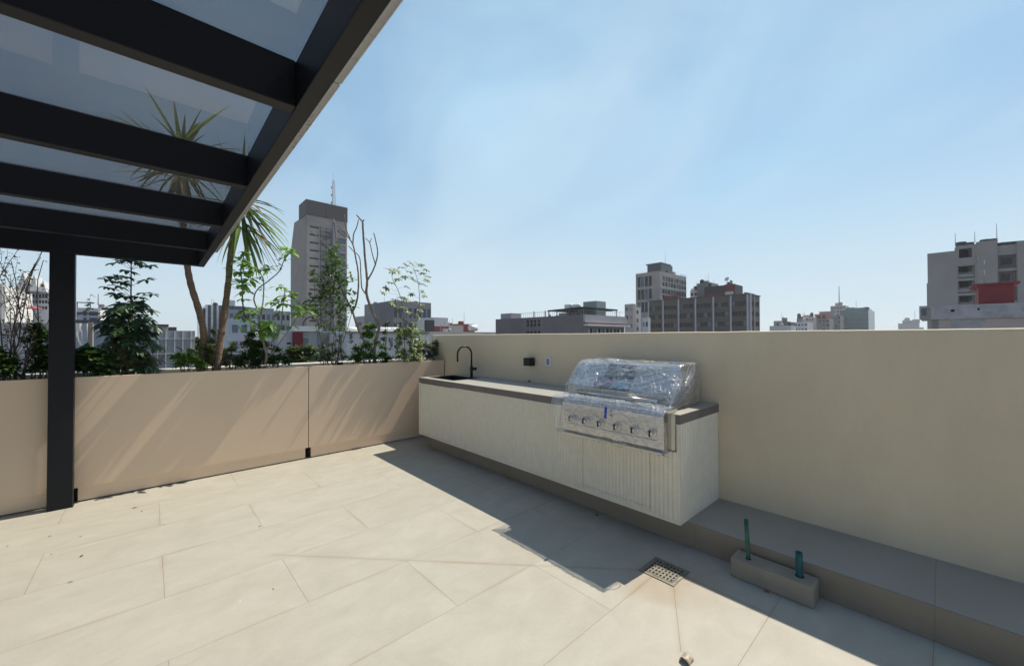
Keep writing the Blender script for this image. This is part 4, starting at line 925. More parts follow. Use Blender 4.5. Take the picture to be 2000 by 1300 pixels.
def block(name, label, x0, x1, y0, y1, zt, mat, X=(), Y=(), glass=WG, z0=GZ, depth=.25, cat='building', group=None, rim=.0, roofmat=None):
    """building: X openings on its -x face, Y openings on its -y face"""
    t = thing(name, label, cat, ((x0+x1)/2, (y0+y1)/2, z0), group)
    facade(t, 'X', x0, y0, y1, z0, zt, list(X), mat, glass, depth)
    facade(t, 'Y', y0, x0, x1, z0, zt, list(Y), mat, glass, depth)
    m = MB(); m.quad((x1, y0, z0), (x1, y1, z0), (x1, y1, zt), (x1, y0, zt)); m.quad((x1, y1, z0), (x0, y1, z0), (x0, y1, zt), (x1, y1, zt))
    m.build('rear_wall', mat, t)
    MB().quad((x0, y0, zt-rim), (x1, y0, zt-rim), (x1, y1, zt-rim), (x0, y1, zt-rim)).build('roof', roofmat or mat, t)
    w_ = min(x1-x0, y1-y0)
    if w_ > 3 and max(x1-x0, y1-y0) > 4 and math.hypot(x0, y0) > 30:       # the usual roof clutter: tanks, vents, aerials
        k_ = math.hypot(x0, y0)/130
        for _ in range(rc.randint(1, 3)):
            px_, py2 = x0+rc.uniform(.1, .5)*(x1-x0), y0+rc.uniform(.08, .92)*(y1-y0); h_ = rc.uniform(.5, 1.2)*max(.5, k_); r_ = rc.uniform(.35, .7)*max(.5, k_)
            if rc.random() < .5: MB().tube([(px_, py2, zt-.02), (px_, py2, zt+h_), (px_, py2, zt+h_*1.25)], [r_, r_, r_*.4], 10).build('water_tank', rc.choice([MT['gap'], MT['greyp'], MT['gap']]), t, True)
            else: B(px_-r_, px_+r_, py2-r_*1.2, py2+r_*1.2, zt-.02, zt+h_*.8).build('roof_unit', rc.choice([MT['greyp'], mat, mat]), t)
        for _ in range(rc.randint(0, 2)):
            px_, py2 = x0+rc.uniform(.1, .5)*(x1-x0), y0+rc.uniform(.08, .92)*(y1-y0); MB().tube([(px_, py2, zt), (px_, py2, zt+rc.uniform(1.2, 3)*max(.6, k_))], .035*max(.8, k_), 5).build('antenna', MT['greyp'], t)
    return t
def part(t, name, mat, *b): return B(*b).build(name, mat, t)
def mast(t, x, y, z0, z1, r=.06, mat=None): return MB().tube([(x, y, z0), (x, y, z1)], [r, r*.5], 6).build('antenna', mat or MT['greyp'], t)
def grid(us, uw, zs, zh): return [(u, u+uw, z, z+zh) for z in zs for u in us]

conc = plain('tower_concrete', (.34, .295, .26), scale=.25); brown = plain('brown_cladding', (.036, .025, .025), .6, scale=.3, stain=.2)
white_r = plain('white_render', (.62, .62, .62)); grey_r = plain('grey_render', (.27, .26, .26)); purple = plain('purple_grey_render', (.20, .185, .19))
cream_r = plain('pinkish_render', (.50, .43, .40)); officem = plain('brown_office_cladding', (.105, .08, .06), .7, scale=.5); lightst = plain('light_stone', (.40, .36, .325))
redm = plain('red_paint', (.17, .018, .022), .7); dullred = plain('dull_red_brick', (.26, .07, .06), .8); tealg = surf('teal_glass', (.06, .15, .16), .25, var=.25, scale=.15, stain=.3)
white_p = plain('peeling_white_paint', (.44, .435, .45), .85, var=.18, stain=.95, stain_col=(.2, .18, .17), scale=1.6); apt = plain('raw_concrete', (.37, .34, .315), stain=.3, scale=.15)
darkroof = plain('dark_roof', (.07, .07, .08)); strip = surf('pale_metal_strip', (.5, .5, .55), .4); bluegl = surf('dark_blue_glass', (.025, .04, .07), .15, var=.3, scale=.1)
lattice = surf('mast_paint', (.45, .2, .18), .6)

# concrete tower --------------------------------------------------
TX0, TX1, TY = 51.7, 69.5, 192.2
t = thing('office_tower', 'tall concrete tower with dark brown top and open stairs behind the plants', 'building', (60, 205, GZ))
zbr = pY(596.5, 419, TY).z; ztop = 63.6
g_ = lambda px, py: (pX(px, py, TX0).y, pX(px, py, TX0).z)
y1_, z1_ = g_(585, 428); y2_, z2_ = g_(574.6, 435); y3_, z3_ = g_(568.6, 490)
MB().prismX([(TY+.6, GZ), (y3_+.6, GZ), (y3_+.6, z3_), (y2_, z2_), (y1_, z1_), (TY+.6, zbr)][::-1], TX0, TX1).build('side_wall', conc, t)
sx = lambda px: pY(px, 560, TY).x
ops = []; zrow = [pY(612, 430+15.25*i, TY).z for i in range(1, 17)]
xs0, xs1 = sx(604.5), sx(623); ws0, ws1 = sx(658), sx(674.5); st0, st1 = sx(624.5), sx(648)
for i, z in enumerate(zrow): ops.append((xs0, xs1, z, z+.85)); ops.append((ws0, ws1, z-1.7, z+.9))
z = pY(612, 430, TY).z; ops.append((xs0, sx(634), z, z+.85))
t1 = []; 
facade(t, 'Y', TY, TX0, st0, GZ, zbr, [o for o in ops if o[1] <= st0], conc, WG, .55)
facade(t, 'Y', TY, st1, TX1, GZ, zbr, [o for o in ops if o[0] >= st1], conc, [WG2, WG2, WG3], .55)
B(st0, st1, TY, TY+.5, pY(630, 450, TY).z, zbr).build('wall', conc, t)
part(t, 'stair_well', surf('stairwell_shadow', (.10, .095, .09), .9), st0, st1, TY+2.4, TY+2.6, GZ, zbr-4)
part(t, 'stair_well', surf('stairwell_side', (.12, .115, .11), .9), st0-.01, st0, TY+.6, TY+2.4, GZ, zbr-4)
fe = MB()
stairm = surf('stair_steel', (.05, .055, .07), .6)
for i, z in enumerate(zrow):
    a, b_ = (st0+.4, st1-.4) if i % 2 else (st1-.4, st0+.4)
    fe.bar((a, TY+.3, z-1.7), (b_, TY+.3, z+.6), .5, .35); fe.bar((a, TY+.2, z-.6), (b_, TY+.2, z+1.7), .08, .12); fe.bar((a, TY+1.6, z+.6), (b_, TY+1.6, z+2.2), .5, .35)
    fe.box(st0, st1, TY-.1, TY+1.2, z+.62, z+.85); fe.box(st0, st0+.12, TY-.1, TY+.0, z+.8, z+1.8)
for xx in (st0+.1, (st0+st1)/2, st1-.5): fe.box(xx, xx+.2, TY-.2, TY, GZ, zbr-4.5)
fe.build('fire_escape', stairm, t)
MB().box(sx(649), sx(652), TY-.5, TY, GZ, zbr-1).build('pipe', surf('blue_pipe', (.16, .2, .27), .5), t)
xb = MB()
for i, z in enumerate(zrow):
    xb.bar((ws0, TY+.2, z-1.7), (ws1, TY+.2, z+.9), .16, .2) if i % 2 else xb.bar((ws1, TY+.2, z-1.7), (ws0, TY+.2, z+.9), .16, .2)
xb.build('bracing', stairm, t)
xl = TX0; B(TX0-.3, TX1+.1, TY-.3, y1_+.1, zbr, ztop).build('crown', brown, t)
MB().box(sx(637), sx(637)+.15, TY-.36, TY-.3, zbr, ztop).build('crown_seam', MT['gap'], t)
B(TX0-.1, sx(648), TY-.18, TY+.2, zbr-.25, zbr-.01).build('cornice', lightst, t)
mz0, mz1 = ztop, pY(651, 352, TY+3).z; mx, my = pY(651, 380, TY+3).x, TY+3; m = MB(); a = .75
for dx, dy in ((-a, -a), (a, -a), (0, a)): m.bar((mx+dx, my+dy, mz0), (mx+dx*.55, my+dy*.55, mz1), .11)
k = 0; z = mz0
while z < mz1-1:
    f = 1-.45*(z-mz0)/(mz1-mz0)
    m.bar((mx-a*f, my-a*f, z), (mx+a*f, my-a*f, z+1.2), .08); m.bar((mx+a*f, my-a*f, z), (mx, my+a*f, z+1.2), .08); m.bar((mx-a*f, my-a*f, z+1.2), (mx+a*f, my-a*f, z+1.2), .08)
    if k % 3 == 1: m.box(mx-a-.4, mx-a, my-.6, my-.3, z, z+1.0)
    z += 1.2; k += 1
m.tube([(mx, my, mz1-1), (mx, my, mz1+4)], .05, 5)
m.build('lattice_mast', lattice, t)
ra = MB()
for x in range(54, 70, 1): ra.bar((x, TY, ztop), (x, TY, ztop+.9), .04)
ra.bar((58, TY, ztop+.9), (69.4, TY, ztop+.9), .05).build('railing', MT['greyp'], t)

# brown office block -----------------------------------------------
OX = 155.0; ozt = 16.55
oy = lambda px: pX(px, 600, OX).y
OY0, OY1 = oy(1461.5), oy(1265.5)
cols = [oy(p) for p in (1265.5, 1294, 1324, 1357, 1391.7, 1425.6, 1461.5)]
zr = [ozt-3.9, ozt-7.45, ozt-11.0, ozt-14.5]
ops = []
for a, b_ in zip(cols[1:], cols):
    wd = (b_-a-1.0)/4
    for zz in zr: ops += [(a+.5+i*wd+.06, a+.5+(i+1)*wd-.06, zz, zz+1.7) for i in range(4)]
ops = ops[:95]
opy = [(OX+1.5+i*1.52, OX+1.5+i*1.52+1.35, zz, zz+1.7) for zz in zr for i in range(7)]
t = block('office_building', 'wide brown office block with white vertical strips and window bands', OX, OX+12.8, OY0, OY1, ozt, officem, ops, opy, [WG, WG, WG, WG, WG, WG2], depth=.3)
for c_ in cols[:-1]: part(t, 'vertical_strip', strip, OX-.35, OX, c_-.62, c_-.12, GZ, ozt+.1)
for px in (1461.5, 1468): part(t, 'vertical_strip', strip, OX-.3, OX, oy(px)-.0 if px > 1465 else OY0, (oy(px) if px > 1465 else OY0)+.45, GZ, ozt+.15)
part(t, 'vertical_strip', strip, OX+6.2, OX+6.5, OY0-.3, OY0, GZ, ozt)
part(t, 'coping', darkroof, OX-.4, OX+12.9, OY0-.35, OY1+.1, ozt+.01, ozt+.35)
for k in range(5): part(t, 'roof_unit', grey_r, OX+2+k*2, OX+3+k*2, OY0+1, OY0+2, ozt+.35, ozt+1.0)
part(t, 'roof_terrace', redm, OX+1, OX+5, oy(1320), oy(1295), ozt+.35, ozt+1.9)

# tall light tower with black penthouse -----------------------------
hx0, hy0, hy1, hx1, hzt = 161.3, 82.0, 93.4, 187.0, 30.0
py_ = lambda px: pX(px, 560, hx0).y; pxx = lambda px: pY(px, 560, hy0).x
zz3 = [hzt-1.6-2.35-5.65*k-2.45*j for k in range(3) for j in range(2)]
wc = [py_(p) for p in (1251, 1258, 1265.5, 1273)]
ops = [(u, u+1.45, hzt-1.6-4.5-5.65*k, hzt-1.6-5.65*k) for k in range(3) for u in wc]
sxs = [hx0+2.2+i*2.65 for i in range(9)]
opy = [(u, u+2.25, z, z+1.95) for z in zz3 for u in sxs]
t = block('apartment_tower', 'slim light stone tower with black penthouse behind the brown office block', hx0, hx1, hy0, hy1, hzt, lightst, ops, opy, [WG, WG, WG2], depth=.35)
for k in range(2): part(t, 'floor_band', white_r, hx0+.6, hx1, hy0-.15, hy0, hzt-1.6-5.65*(k+1)+.35, hzt-1.6-5.65*(k+1)+.75)
part(t, 'penthouse', surf('black_cladding', (.05, .055, .065), .4), hx0+5, hx0+16, hy0+2, hy0+8.5, hzt, hzt+4.2)
part(t, 'penthouse_roof', surf('green_grey_roof', (.16, .2, .19), .6), hx0+4.6, hx0+14, hy0+1.7, hy0+9, hzt+4.2, hzt+4.6)
part(t, 'tank_room', lightst, hx0+17, hx0+19, hy0+2, hy0+5, hzt, hzt+1.8)
mast(t, hx0+13, hy0+4, hzt+4.6, hzt+11, .07)
ra = MB()
for i in range(14): ra.bar((hx0+20+i*.5, hy0+.2, hzt), (hx0+20+i*.5, hy0+.2, hzt+.8), .05); 
ra.bar((hx0, hy0+.2, hzt+.8), (hx1, hy0+.2, hzt+.8), .05)
for i in range(12): ra.bar((hx0+.2, hy0+1+i*.9, hzt), (hx0+.2, hy0+1+i*.9, hzt+.8), .05)
ra.build('railing', MT['greyp'], t)

# grey and red blocks behind the office
def pxblock(name, label, px0, px1, pyt, X0, dep, mat, rows=0, ncol=0, glass=[WG, WG, WG2, WG3], z0=GZ, hz=1.3, top=1.2, storey=3.1, group=None, **k):
    a, b_ = pX(px1, pyt, X0).y, pX(px0, pyt, X0).y; zt = pX((px0+px1)/2, pyt, X0).z
    ops = []
    if rows:
        wd = (b_-a)/ncol
        ops = [(a+i*wd+wd*.18, a+(i+1)*wd-wd*.18, zt-top-hz-j*storey, zt-top-j*storey) for j in range(rows) for i in range(ncol)]
    return block(name, label, X0, X0+dep, a, b_, zt, mat, ops, (), glass, z0, **k)
def pyblock(name, label, px0, px1, pyt, Y0, dep, mat, rows=0, ncol=0, glass=[WG, WG, WG2, WG3], z0=GZ, hz=1.3, top=1.2, storey=3.1, side=(), **k):
    a, b_ = pY(px0, pyt, Y0).x, pY(px1, pyt, Y0).x; zt = pY((px0+px1)/2, pyt, Y0).z
    ops = []
    if rows:
        wd = (b_-a)/ncol
        ops = [(a+i*wd+wd*.18, a+(i+1)*wd-wd*.18, zt-top-hz-j*storey, zt-top-j*storey) for j in range(rows) for i in range(ncol)]
    return block(name, label, a, b_, Y0, Y0+dep, zt, mat, (), ops, glass, z0, **k)
pxblock('building', 'small pale block squeezed between the slim tower and the grey stair tower', 1348, 1362, 567, 190, 8, white_r, 2, 2)
t = pxblock('building', 'grey block with aerials left of the black and red penthouse', 1361, 1388, 552.5, 185, 9, grey_r)
for i in range(4): mast(t, 186+i, t.location.y-4+i*2.4, pX(1375, 552, 185).z, pX(1375, 546, 185).z, .07)
t = pxblock('building', 'black block with red side wall rising behind the brown office roof', 1376, 1436, 557.5, 178, 9, surf('black_wall', (.035, .03, .035), .7, var=.2))
zt_ = pX(1406, 557.5, 178).z; a_, b_ = pX(1436, 560, 178).y, pX(1376, 560, 178).y
part(t, 'red_wall', redm, 177.7, 178, a_, a_+(b_-a_)*.33, GZ, zt_+.2); part(t, 'red_wall', redm, 177.8, 178, a_+(b_-a_)*.33, b_, GZ, zt_-3.1)
dm = MB(); dm.tube([(178, a_+3, zt_), (178, a_+3, zt_+2.4)], .08, 6); dm.tube([(178, a_+3, zt_+2.2), (177.6, a_+3.1, zt_+2.4)], [.2, 1.0], 10); dm.bar((178, a_+2, zt_), (178, a_+2, zt_+2), .1); dm.build('satellite_dish', MT['white'], t)
part(t, 'balcony', white_r, 176.6, 177.6, a_+.6, a_+3.4, zt_-4.2, zt_-3.0)

# low building with roof terrace --------------------------------------
LX, LY0, LY1, LX1, lzt = 55.2, 42.0, 65.4, 68.2, 5.5
ly = lambda px: pX(px, 630, LX).y
per = [(a, a+.62, z, z+.5) for z in (4.45, 3.75, 2.35, 1.65) for a in [ly(1057)+.3+k*1.0 for k in range(int((ly(1028)-ly(1057))/1.0))]]
t = block('low_building', 'low grey building with a roof terrace under a dark pergola', LX, LX1, LY0, LY1, lzt, purple, per, [(LX+1.2+i*2.35, LX+1.2+i*2.35+1.95, 1.4, 3.15) for i in range(5)], WG, depth=.4)
part(t, 'parapet', plain('light_parapet', (.42, .41, .41)), LX+.02, LX1+.3, LY0-.35, LY0, lzt-1.35, lzt+.02)
part(t, 'red_line', redm, LX+.1, LX1+.3, LY0-.38, LY0-.1, lzt-1.52, lzt-1.36); part(t, 'canopy', white_r, LX+.1, LX1+.9, LY0-.9, LY0, lzt-1.95, lzt-1.6)
for i in range(9):
    part(t, 'curtain', WG3, LX+1.5+i*1.25, LX+1.5+i*1.25+.62, LY0+.15, LY0+.2, 1.4, 3.1)
sr = thing('terrace_canopy', 'dark green-covered pergola standing on the roof of the low grey building', 'pergola', (62, 50, lzt))
zp0 = pX(1130, 601, LX+1.5).z
fm_ = MB(); fm_.hexa([(LX+1, LY0+.8, zp0-.1), (LX1-1, LY0+.8, zp0-.1), (LX1-1, ly(1046)-2.2, zp0-.3), (LX+1, ly(1046)-2.2, zp0-.3), (LX+1, LY0+.8, zp0+.12), (LX1-1, LY0+.8, zp0+.12), (LX1-1, ly(1046)-2.2, zp0-.1), (LX+1, ly(1046)-2.2, zp0-.1)])
fm_.build('roof', surf('dark_green_canopy', (.03, .05, .03), .9, var=.5, scale=1.5), sr)
for i, yy in enumerate([LY0+1, LY0+4, LY0+7, LY0+10, LY0+13, ly(1046)-2.4]):
    for xx in (LX+1.2, LX1-1.2): MB().box(xx, xx+.13, yy, yy+.13, lzt-.1, zp0-.1).build('post', stairm, sr)
rg = MB()
for i in range(40): rg.bar((LX+.1, LY0+i*.55, lzt), (LX+.1, LY0+i*.55, lzt+.9), .03)
rg.bar((LX+.1, LY0, lzt+.9), (LX+.1, LY0+22, lzt+.9), .05)
for i in range(20): rg.bar((LX+.1+i*.6, LY0+.1, lzt), (LX+.1+i*.6, LY0+.1, lzt+.9), .03)
rg.bar((LX, LY0+.1, lzt+.9), (LX1, LY0+.1, lzt+.9), .05); rg.build('railing', MT['greyp'], t)
part(t, 'glazed_room', surf('green_glass_room', (.22, .27, .26), .2), LX+3.5, LX1-2, LY0+3.2, ly(1105), lzt, zp0-.25)
part(t, 'room_wall', grey_r, LX+3.3, LX+3.5, ly(1108), ly(1086), lzt, zp0-.5)
part(t, 'room_wall', white_r, LX+3.4, LX+3.5, ly(1086), ly(1068), lzt, zp0-.6)
zq = pX(1150, 588.5, LX+6).z; part(t, 'lift_room', plain('cool_grey', (.36, .37, .38)), LX+6, LX+9, pX(1165, 590, LX+6).y, pX(1139, 590, LX+6).y, lzt, zq)
zq = pX(988, 612, LX+2).z; part(t, 'stair_room', plain('cool_grey_b', (.36, .36, .36)), LX+2, LX+5, pX(998, 615, LX+2).y, pX(978, 615, LX+2).y, lzt, zq)
for px in (1112, 1127):
    c_ = pX(px, 598, LX+7); MB().tube([(c_.x, c_.y-.8, c_.z), (c_.x, c_.y-.6, c_.z), (c_.x, c_.y+.9, c_.z)], [.25, .5, .5], 14).build('water_tank', MT['white'], t, True)
t = pxblock('building', 'pale pinkish stepped block behind the low grey building', 1220, 1236, 593.5, 130, 2, cream_r, 4, 2); 
t = pxblock('building', 'small pale block touching the left edge of the slim tower', 1236, 1248, 600, 135, 1.5, white_r, 4, 2)
pxblock('building', 'narrow white building between the low grey building and the brown office', 1254, 1266, 620, 100, 1.2, white_r, 2, 2)

# right-hand concrete apartments ---------------------------------------
AX = 122.2
ay = lambda px: pX(px, 560, AX).y
za = pX(1838, 492.5, AX).z; zb_ = pX(1890, 478, AX).z; zc_ = pX(1928, 470.5, AX).z; zd_ = pX(1965, 478, AX).z
t = thing('apartment_block', 'raw concrete apartment block with recessed balconies at the right edge', 'building', (AX, -5, GZ))
D_ = 16
part(t, 'wall', apt, AX, AX+D_, ay(1870.5), ay(1812), GZ, za)
ub0, ub1 = ay(1908), ay(1870.5)
ops = [(ub0+.25, ub1-.02, z_, z_+2.55) for z_ in [zb_-6.75-3.02*k for k in range(7)]]
facade(t, 'X', AX, ub0, ub1, GZ, zb_, ops, apt, None, 1.1)
part(t, 'wall', apt, AX+1.1, AX+D_, ub0, ub1+.3, GZ, zb_)
for k in range(8):
    z_ = zb_-3.0-3.02*k+.0
    xx = AX+1.05 if k else AX-.03
    part(t, 'window', WG, xx, xx+.04, ub0+.6, ub0+2.3, z_+.75-(.3 if not k else .0), z_+2.3); part(t, 'window', WG, xx, xx+.04, ub1-1.5, ub1-.25, z_+.5, z_+2.0)
    if k: part(t, 'railing', MT['greyp'], AX+.1, AX+.14, ub0+.3, ub1, z_-.45, z_+.5-.4)
part(t, 'wall', apt, AX-.2, AX+D_, ay(1949), ub0, GZ, zc_)
uc0, uc1 = ay(1988), ay(1949)
ops = [(uc0+.1, uc1-.1, z_, z_+2.6) for z_ in [zd_-4.5-3.15*k for k in range(7)]]
facade(t, 'X', AX+.4, uc0, uc1, GZ, zd_, ops, apt, None, 1.6)
part(t, 'wall', grey_r, AX+2, AX+D_, uc0, uc1, GZ, zd_)
for k in range(7):
    z_ = zd_-4.5-3.15*k; part(t, 'window', WG, AX+1.92, AX+1.98, uc0+.5, uc0+1.9, z_+.9, z_+2.2)
part(t, 'wall', apt, AX-.1, AX+D_, ay(2120), uc0, GZ, pX(1996, 470, AX).z)
for px, py in [(1877, 473), (1892, 474), (1924, 468), (1937, 467)]:
    c_ = pX(px, py, AX+2); MB().tube([c_-V((0, 0, 1.6)), c_], [.75, .75], 10).build('water_tank', darkroof, t)
for i in range(8):
    c_ = pX(1956+i*7, 476-i*.6, AX+2.5); MB().tube([c_-V((0, 0, 1.6)), c_+V((0, 0, .2))], [.7, .6], 8).build('water_tank', darkroof, t)
for px, p0, p1 in [(1866, 480, 455), (1904, 473, 452), (1947, 468, 436)]:
    a, b_ = pX(px, p0, AX+1), pX(px, p1, AX+1); mast(t, a.x, a.y, a.z, b_.z, .06)
part(t, 'side_fin', apt, AX-.02, AX+3, ay(1812), ay(1810), GZ, pX(1812, 553, AX).z)

WX = 45.0; wy = lambda px: pX(px, 610, WX).y
t = thing('peeling_building', 'low building with peeling white parapet in front of the concrete apartments', 'building', (WX, -6, GZ))
wzt = pX(1900, 594.5, WX).z; wzm = pX(1850, 623, WX).z
ops = [(wy(1864.5), wy(1857), pX(1860, 609, WX).z, pX(1860, 604, WX).z), (wy(1914), wy(1909), pX(1911, 606, WX).z, pX(1911, 601, WX).z)]
facade(t, 'X', WX, wy(2200), wy(1818), wzm, wzt, ops, white_p, WG, .2)
MB().quad((WX, wy(1818), wzm), (WX+14, wy(1818), wzm), (WX+14, wy(1818), wzt), (WX, wy(1818), wzt)).build('wall', white_p, t)
MB().quad((WX, wy(2200), wzt), (WX+14, wy(2200), wzt), (WX+14, wy(1818), wzt), (WX, wy(1818), wzt)).build('roof', white_p, t)
facade(t, 'X', WX+.25, wy(2200), wy(1818), GZ, wzm, [], white_p, None)
MB().quad((WX, wy(2200), wzm), (WX+.3, wy(2200), wzm), (WX+.3, wy(1818), wzm), (WX, wy(1818), wzm)).build('wall', white_p, t)
part(t, 'patch', cream_r, WX+.22, WX+.25, wy(1857), wy(1833), wzm-4, wzm-.01); part(t, 'patch', grey_r, WX+.215, WX+.25, wy(1832), wy(1819), wzm-4, wzm-.01); part(t, 'patch', cream_r, WX+.225, WX+.25, wy(2100), wy(1925), wzm-4, wzm-.01)
part(t, 'end_wall', white_p, WX+1.0, WX+8, wy(1816), wy(1801.5)+.2, wzm+.1, wzt+.1); part(t, 'grey_patch', purple, WX+.97, WX+1.0, wy(1809), wy(1802)+.1, wzt-.7, wzt-.1)
RX = 52.0; ry_ = lambda px: pX(px, 575, RX).y; rz = pX(1945, 556, RX).z
t = block('roof_cabin', 'dark red cabin standing on the roof behind the peeling white parapet', RX, RX+5, ry_(1981), ry_(1911), rz, redm, [(ry_(1933.5), ry_(1925), wzt-.3, rz-2.0)], (), WG3, z0=wzt-1.0, depth=.1, cat='cabin')
part(t, 'eave', redm, RX-.3, RX+5.2, ry_(1981)-.3, ry_(1911)+.35, rz+.01, rz+.16)
m = MB(); c0 = pX(1916, 550, RX+1); zl0, zl1 = rz+.1, pX(1916, 495, RX+1).z
for dx, dy in ((-.2, -.2), (.2, -.2), (0, .2)): m.bar((c0.x+dx, c0.y+dy, zl0), (c0.x+dx*.5, c0.y+dy*.5, zl1), .04)
z = zl0; k = 0
while z < zl1-.5: m.bar((c0.x-.2, c0.y-.2, z), (c0.x+.2, c0.y-.2, z+.45), .03); m.bar((c0.x+.2, c0.y-.2, z+.45), (c0.x, c0.y+.2, z+.9), .03); z += .9
m.build('aerial', MT['greyp'], t); m = MB()
for k in range(7):
    yy = ry_(1925)-k*.75; m.bar((RX+2, yy, rz+.1), (RX+2, yy, rz+1.3+.3*math.sin(k*2)), .03)
m.bar((RX+2, ry_(1925), rz+1.2), (RX+2, ry_(1975), rz+1.4), .03); m.build('roof_railing', MT['greyp'], t)

# distant group with teal glass -----------------------------------------
TX = 400.0
t = pxblock('glass_building', 'teal glass office building on the far skyline', 1641, 1696, 605, TX, 40, tealg)
tz = pX(1670, 605, TX).z; part(t, 'upper_storey', tealg, TX+1, TX+39, pX(1691, 605, TX).y, pX(1651, 605, TX).y, tz, tz+1.6)
for k in range(9): part(t, 'floor_band', surf('teal_band%d' % k, (.09, .19, .19), .5), TX-.3, TX, pX(1696, 605, TX).y, pX(1641, 605, TX).y, tz-3.2*(k+1), tz-3.2*(k+1)+.8)
t = pxblock('far_tower', 'pale stepped tower with a tall aerial left of the teal glass building', 1622, 1651, 597, TX+42, 20, cream_r, 3, 5)
mast(t, TX+50, pX(1636, 600, TX+42).y, pX(1636, 600, TX+42).z, pX(1636, 557, TX+42).z, .45)
pxblock('far_building', 'grey far block in front of the pale stepped tower', 1619, 1641, 616, TX-20, 18, grey_r, 4, 4)
t = pxblock('far_building', 'far grey building topped by a zigzag red roof', 1590, 1620, 622, TX-40, 18, grey_r, 3, 4)
m = MB(); zt_ = pX(1605, 622, TX-40).z; a_, b_ = pX(1620, 620, TX-40).y, pX(1590, 620, TX-40).y; n_ = 3; wd = (b_-a_)/n_
for i in range(n_): m.prismX([(a_+i*wd, zt_+3.2), (a_+(i+.5)*wd, zt_+.3), (a_+(i+1)*wd, zt_+3.2)], TX-41, TX-30)
m.build('zigzag_roof', plain('orange_red_roof', (.5, .12, .09)), t)
part(t, 'upper_storey', grey_r, TX-22, TX-12, a_, b_, zt_, zt_+6)
pxblock('far_building', 'far pinkish grey block left of the zigzag red roof', 1568, 1590, 619, TX-50, 18, cream_r, 3, 4)
pxblock('far_building', 'low far white block at the left end of the teal skyline group', 1545, 1577, 629, TX-70, 18, white_r, 2, 5)
pxblock('far_building', 'small grey far block left of the white one', 1556, 1569, 622, TX-30, 18, grey_r)
pxblock('far_building', 'small grey block right next to the brown office block', 1511, 1527, 626.5, 250, 18, grey_r, 2, 3)
pxblock('far_building', 'small dark block right of the small grey block by the brown office', 1527, 1537, 628, 252, 18, officem)
pxblock('far_building', 'low pale roof line below the two small blocks beside the office', 1503, 1545, 636, 240, 10, white_r)
t = pxblock('far_building', 'hazy bluish block alone on the skyline between teal building and apartments', 1754, 1794, 631, 900, 40, grey_r)
zt_ = pX(1774, 631, 900).z; part(t, 'upper_storey', grey_r, 905, 930, pX(1785, 628, 900).y, pX(1762, 628, 900).y, zt_, zt_+4.5); part(t, 'lower_wing', grey_r, 905, 930, pX(1803, 638, 900).y, pX(1790, 638, 900).y, GZ, zt_-7)
for i, (a, b_, py) in enumerate([(1697, 1705, 634), (1810, 1850, 650)]): pass

# left of the kitchen, behind the planting ------------------------------
pxblock('building', 'pinkish plain block left of the grey building with glazed front', 694, 742, 616, 62, 10, cream_r, 1, 3, WG, top=2.4)
t = pyblock('building', 'grey building with blue glazed right front behind the slender umbrella tree', 767, 842, 589, 74.0, 14, grey_r, 5, 8, [WG2, WG2, WG3], top=1.4, hz=2.0, storey=2.9)
gx = pY(767, 589, 74).x; part(t, 'side_wall', purple, gx-.3, gx-.01, 73.7, pX(734, 596, gx).y, GZ, pX(750, 592, gx).z)
def pyb(*a, **k): return pyblock('building', *a, **k)
t = pyb('pinkish box-shaped roof house right of the grey glazed building', 846, 875, 620, 52, 5, white_r); x_a, x_b = pY(846, 620, 52).x, pY(875, 620, 52).x
part(t, 'brown_wall', dullred, x_a, x_b, 51.8, 52, GZ, pY(860, 637, 52).z); part(t, 'water_tank_frame', darkroof, x_a-1.2, x_a-.1, 51.5, 52.5, 0, pY(840, 625, 52).z); mast(t, x_b+.8, 52, 0, pY(881, 620, 52).z, .05)
pyb('cream wall block beside the pinkish roof house', 875, 905, 635, 54, 5, cream_r)
t = pyb('small red brick roof house with a white tank at its right', 894, 927, 632.5, 57, 5, dullred); mast(t, pY(913, 632, 57).x, 58, 0, pY(913, 608, 57).z, .05)
c_ = pY(923, 640, 55); MB().tube([c_-V((.8, 0, 0)), c_-V((.6, 0, 0)), c_+V((.8, 0, 0))], [.3, .55, .55], 12).build('water_tank', MT['white'], t, True)
pyb('long low grey roof wall just above the cream wall at left', 839, 968, 648, 34, 4, plain('warm_grey_wall', (.42, .40, .37), stain=.6))
# graffiti wall
t = pyb('whitish wall with dark graffiti scribbles behind the bare forked tree', 677, 839, 648.5, 22, 6, plain('stained_white_wall', (.56, .56, .56), stain=.6, scale=.8))
gmat = surf('graffiti_paint', (.07, .06, .10), .7)
for seed_ in range(2):
    gm = MB()
    c_ = pY(685 if seed_ == 0 else 763, 660 if seed_ == 0 else 672, 21.97); r2 = random.Random(3+seed_); prev = c_
    for k in range(26):
        q = c_+V((r2.uniform(-.16, .16), 0, .42-k*.03+r2.uniform(-.06, .06))); gm.bar(prev, q, .025, .012, V((0, 1, 0))); prev = q
    gm.build('graffiti', gmat, t)
zt_ = pY(760, 648.5, 22).z; part(t, 'coping', plain('dirty_coping', (.2, .19, .18)), pY(677, 648, 21.9).x, pY(839, 648, 21.9).x, 21.9, 22.2, zt_-.08, zt_+.02)
m = MB(); xa = pY(750, 690, 21.95).x
m.box(xa, xa+2.4, 21.95, 21.98, GZ, pY(780, 697, 22).z); m.build('base_band', purple, t)
for px, w_ in ((688, .8), (755, 1.4), (770, .8)):
    c_ = pY(px, 643, 24); MB().tube([c_-V((w_/2, 0, 0)), c_-V((w_/2-.1, 0, 0)), c_+V((w_/2-.1, 0, 0)), c_+V((w_/2, 0, 0))], [.05, .14, .14, .05], 10).build('water_tank', MT['white'], t, True)
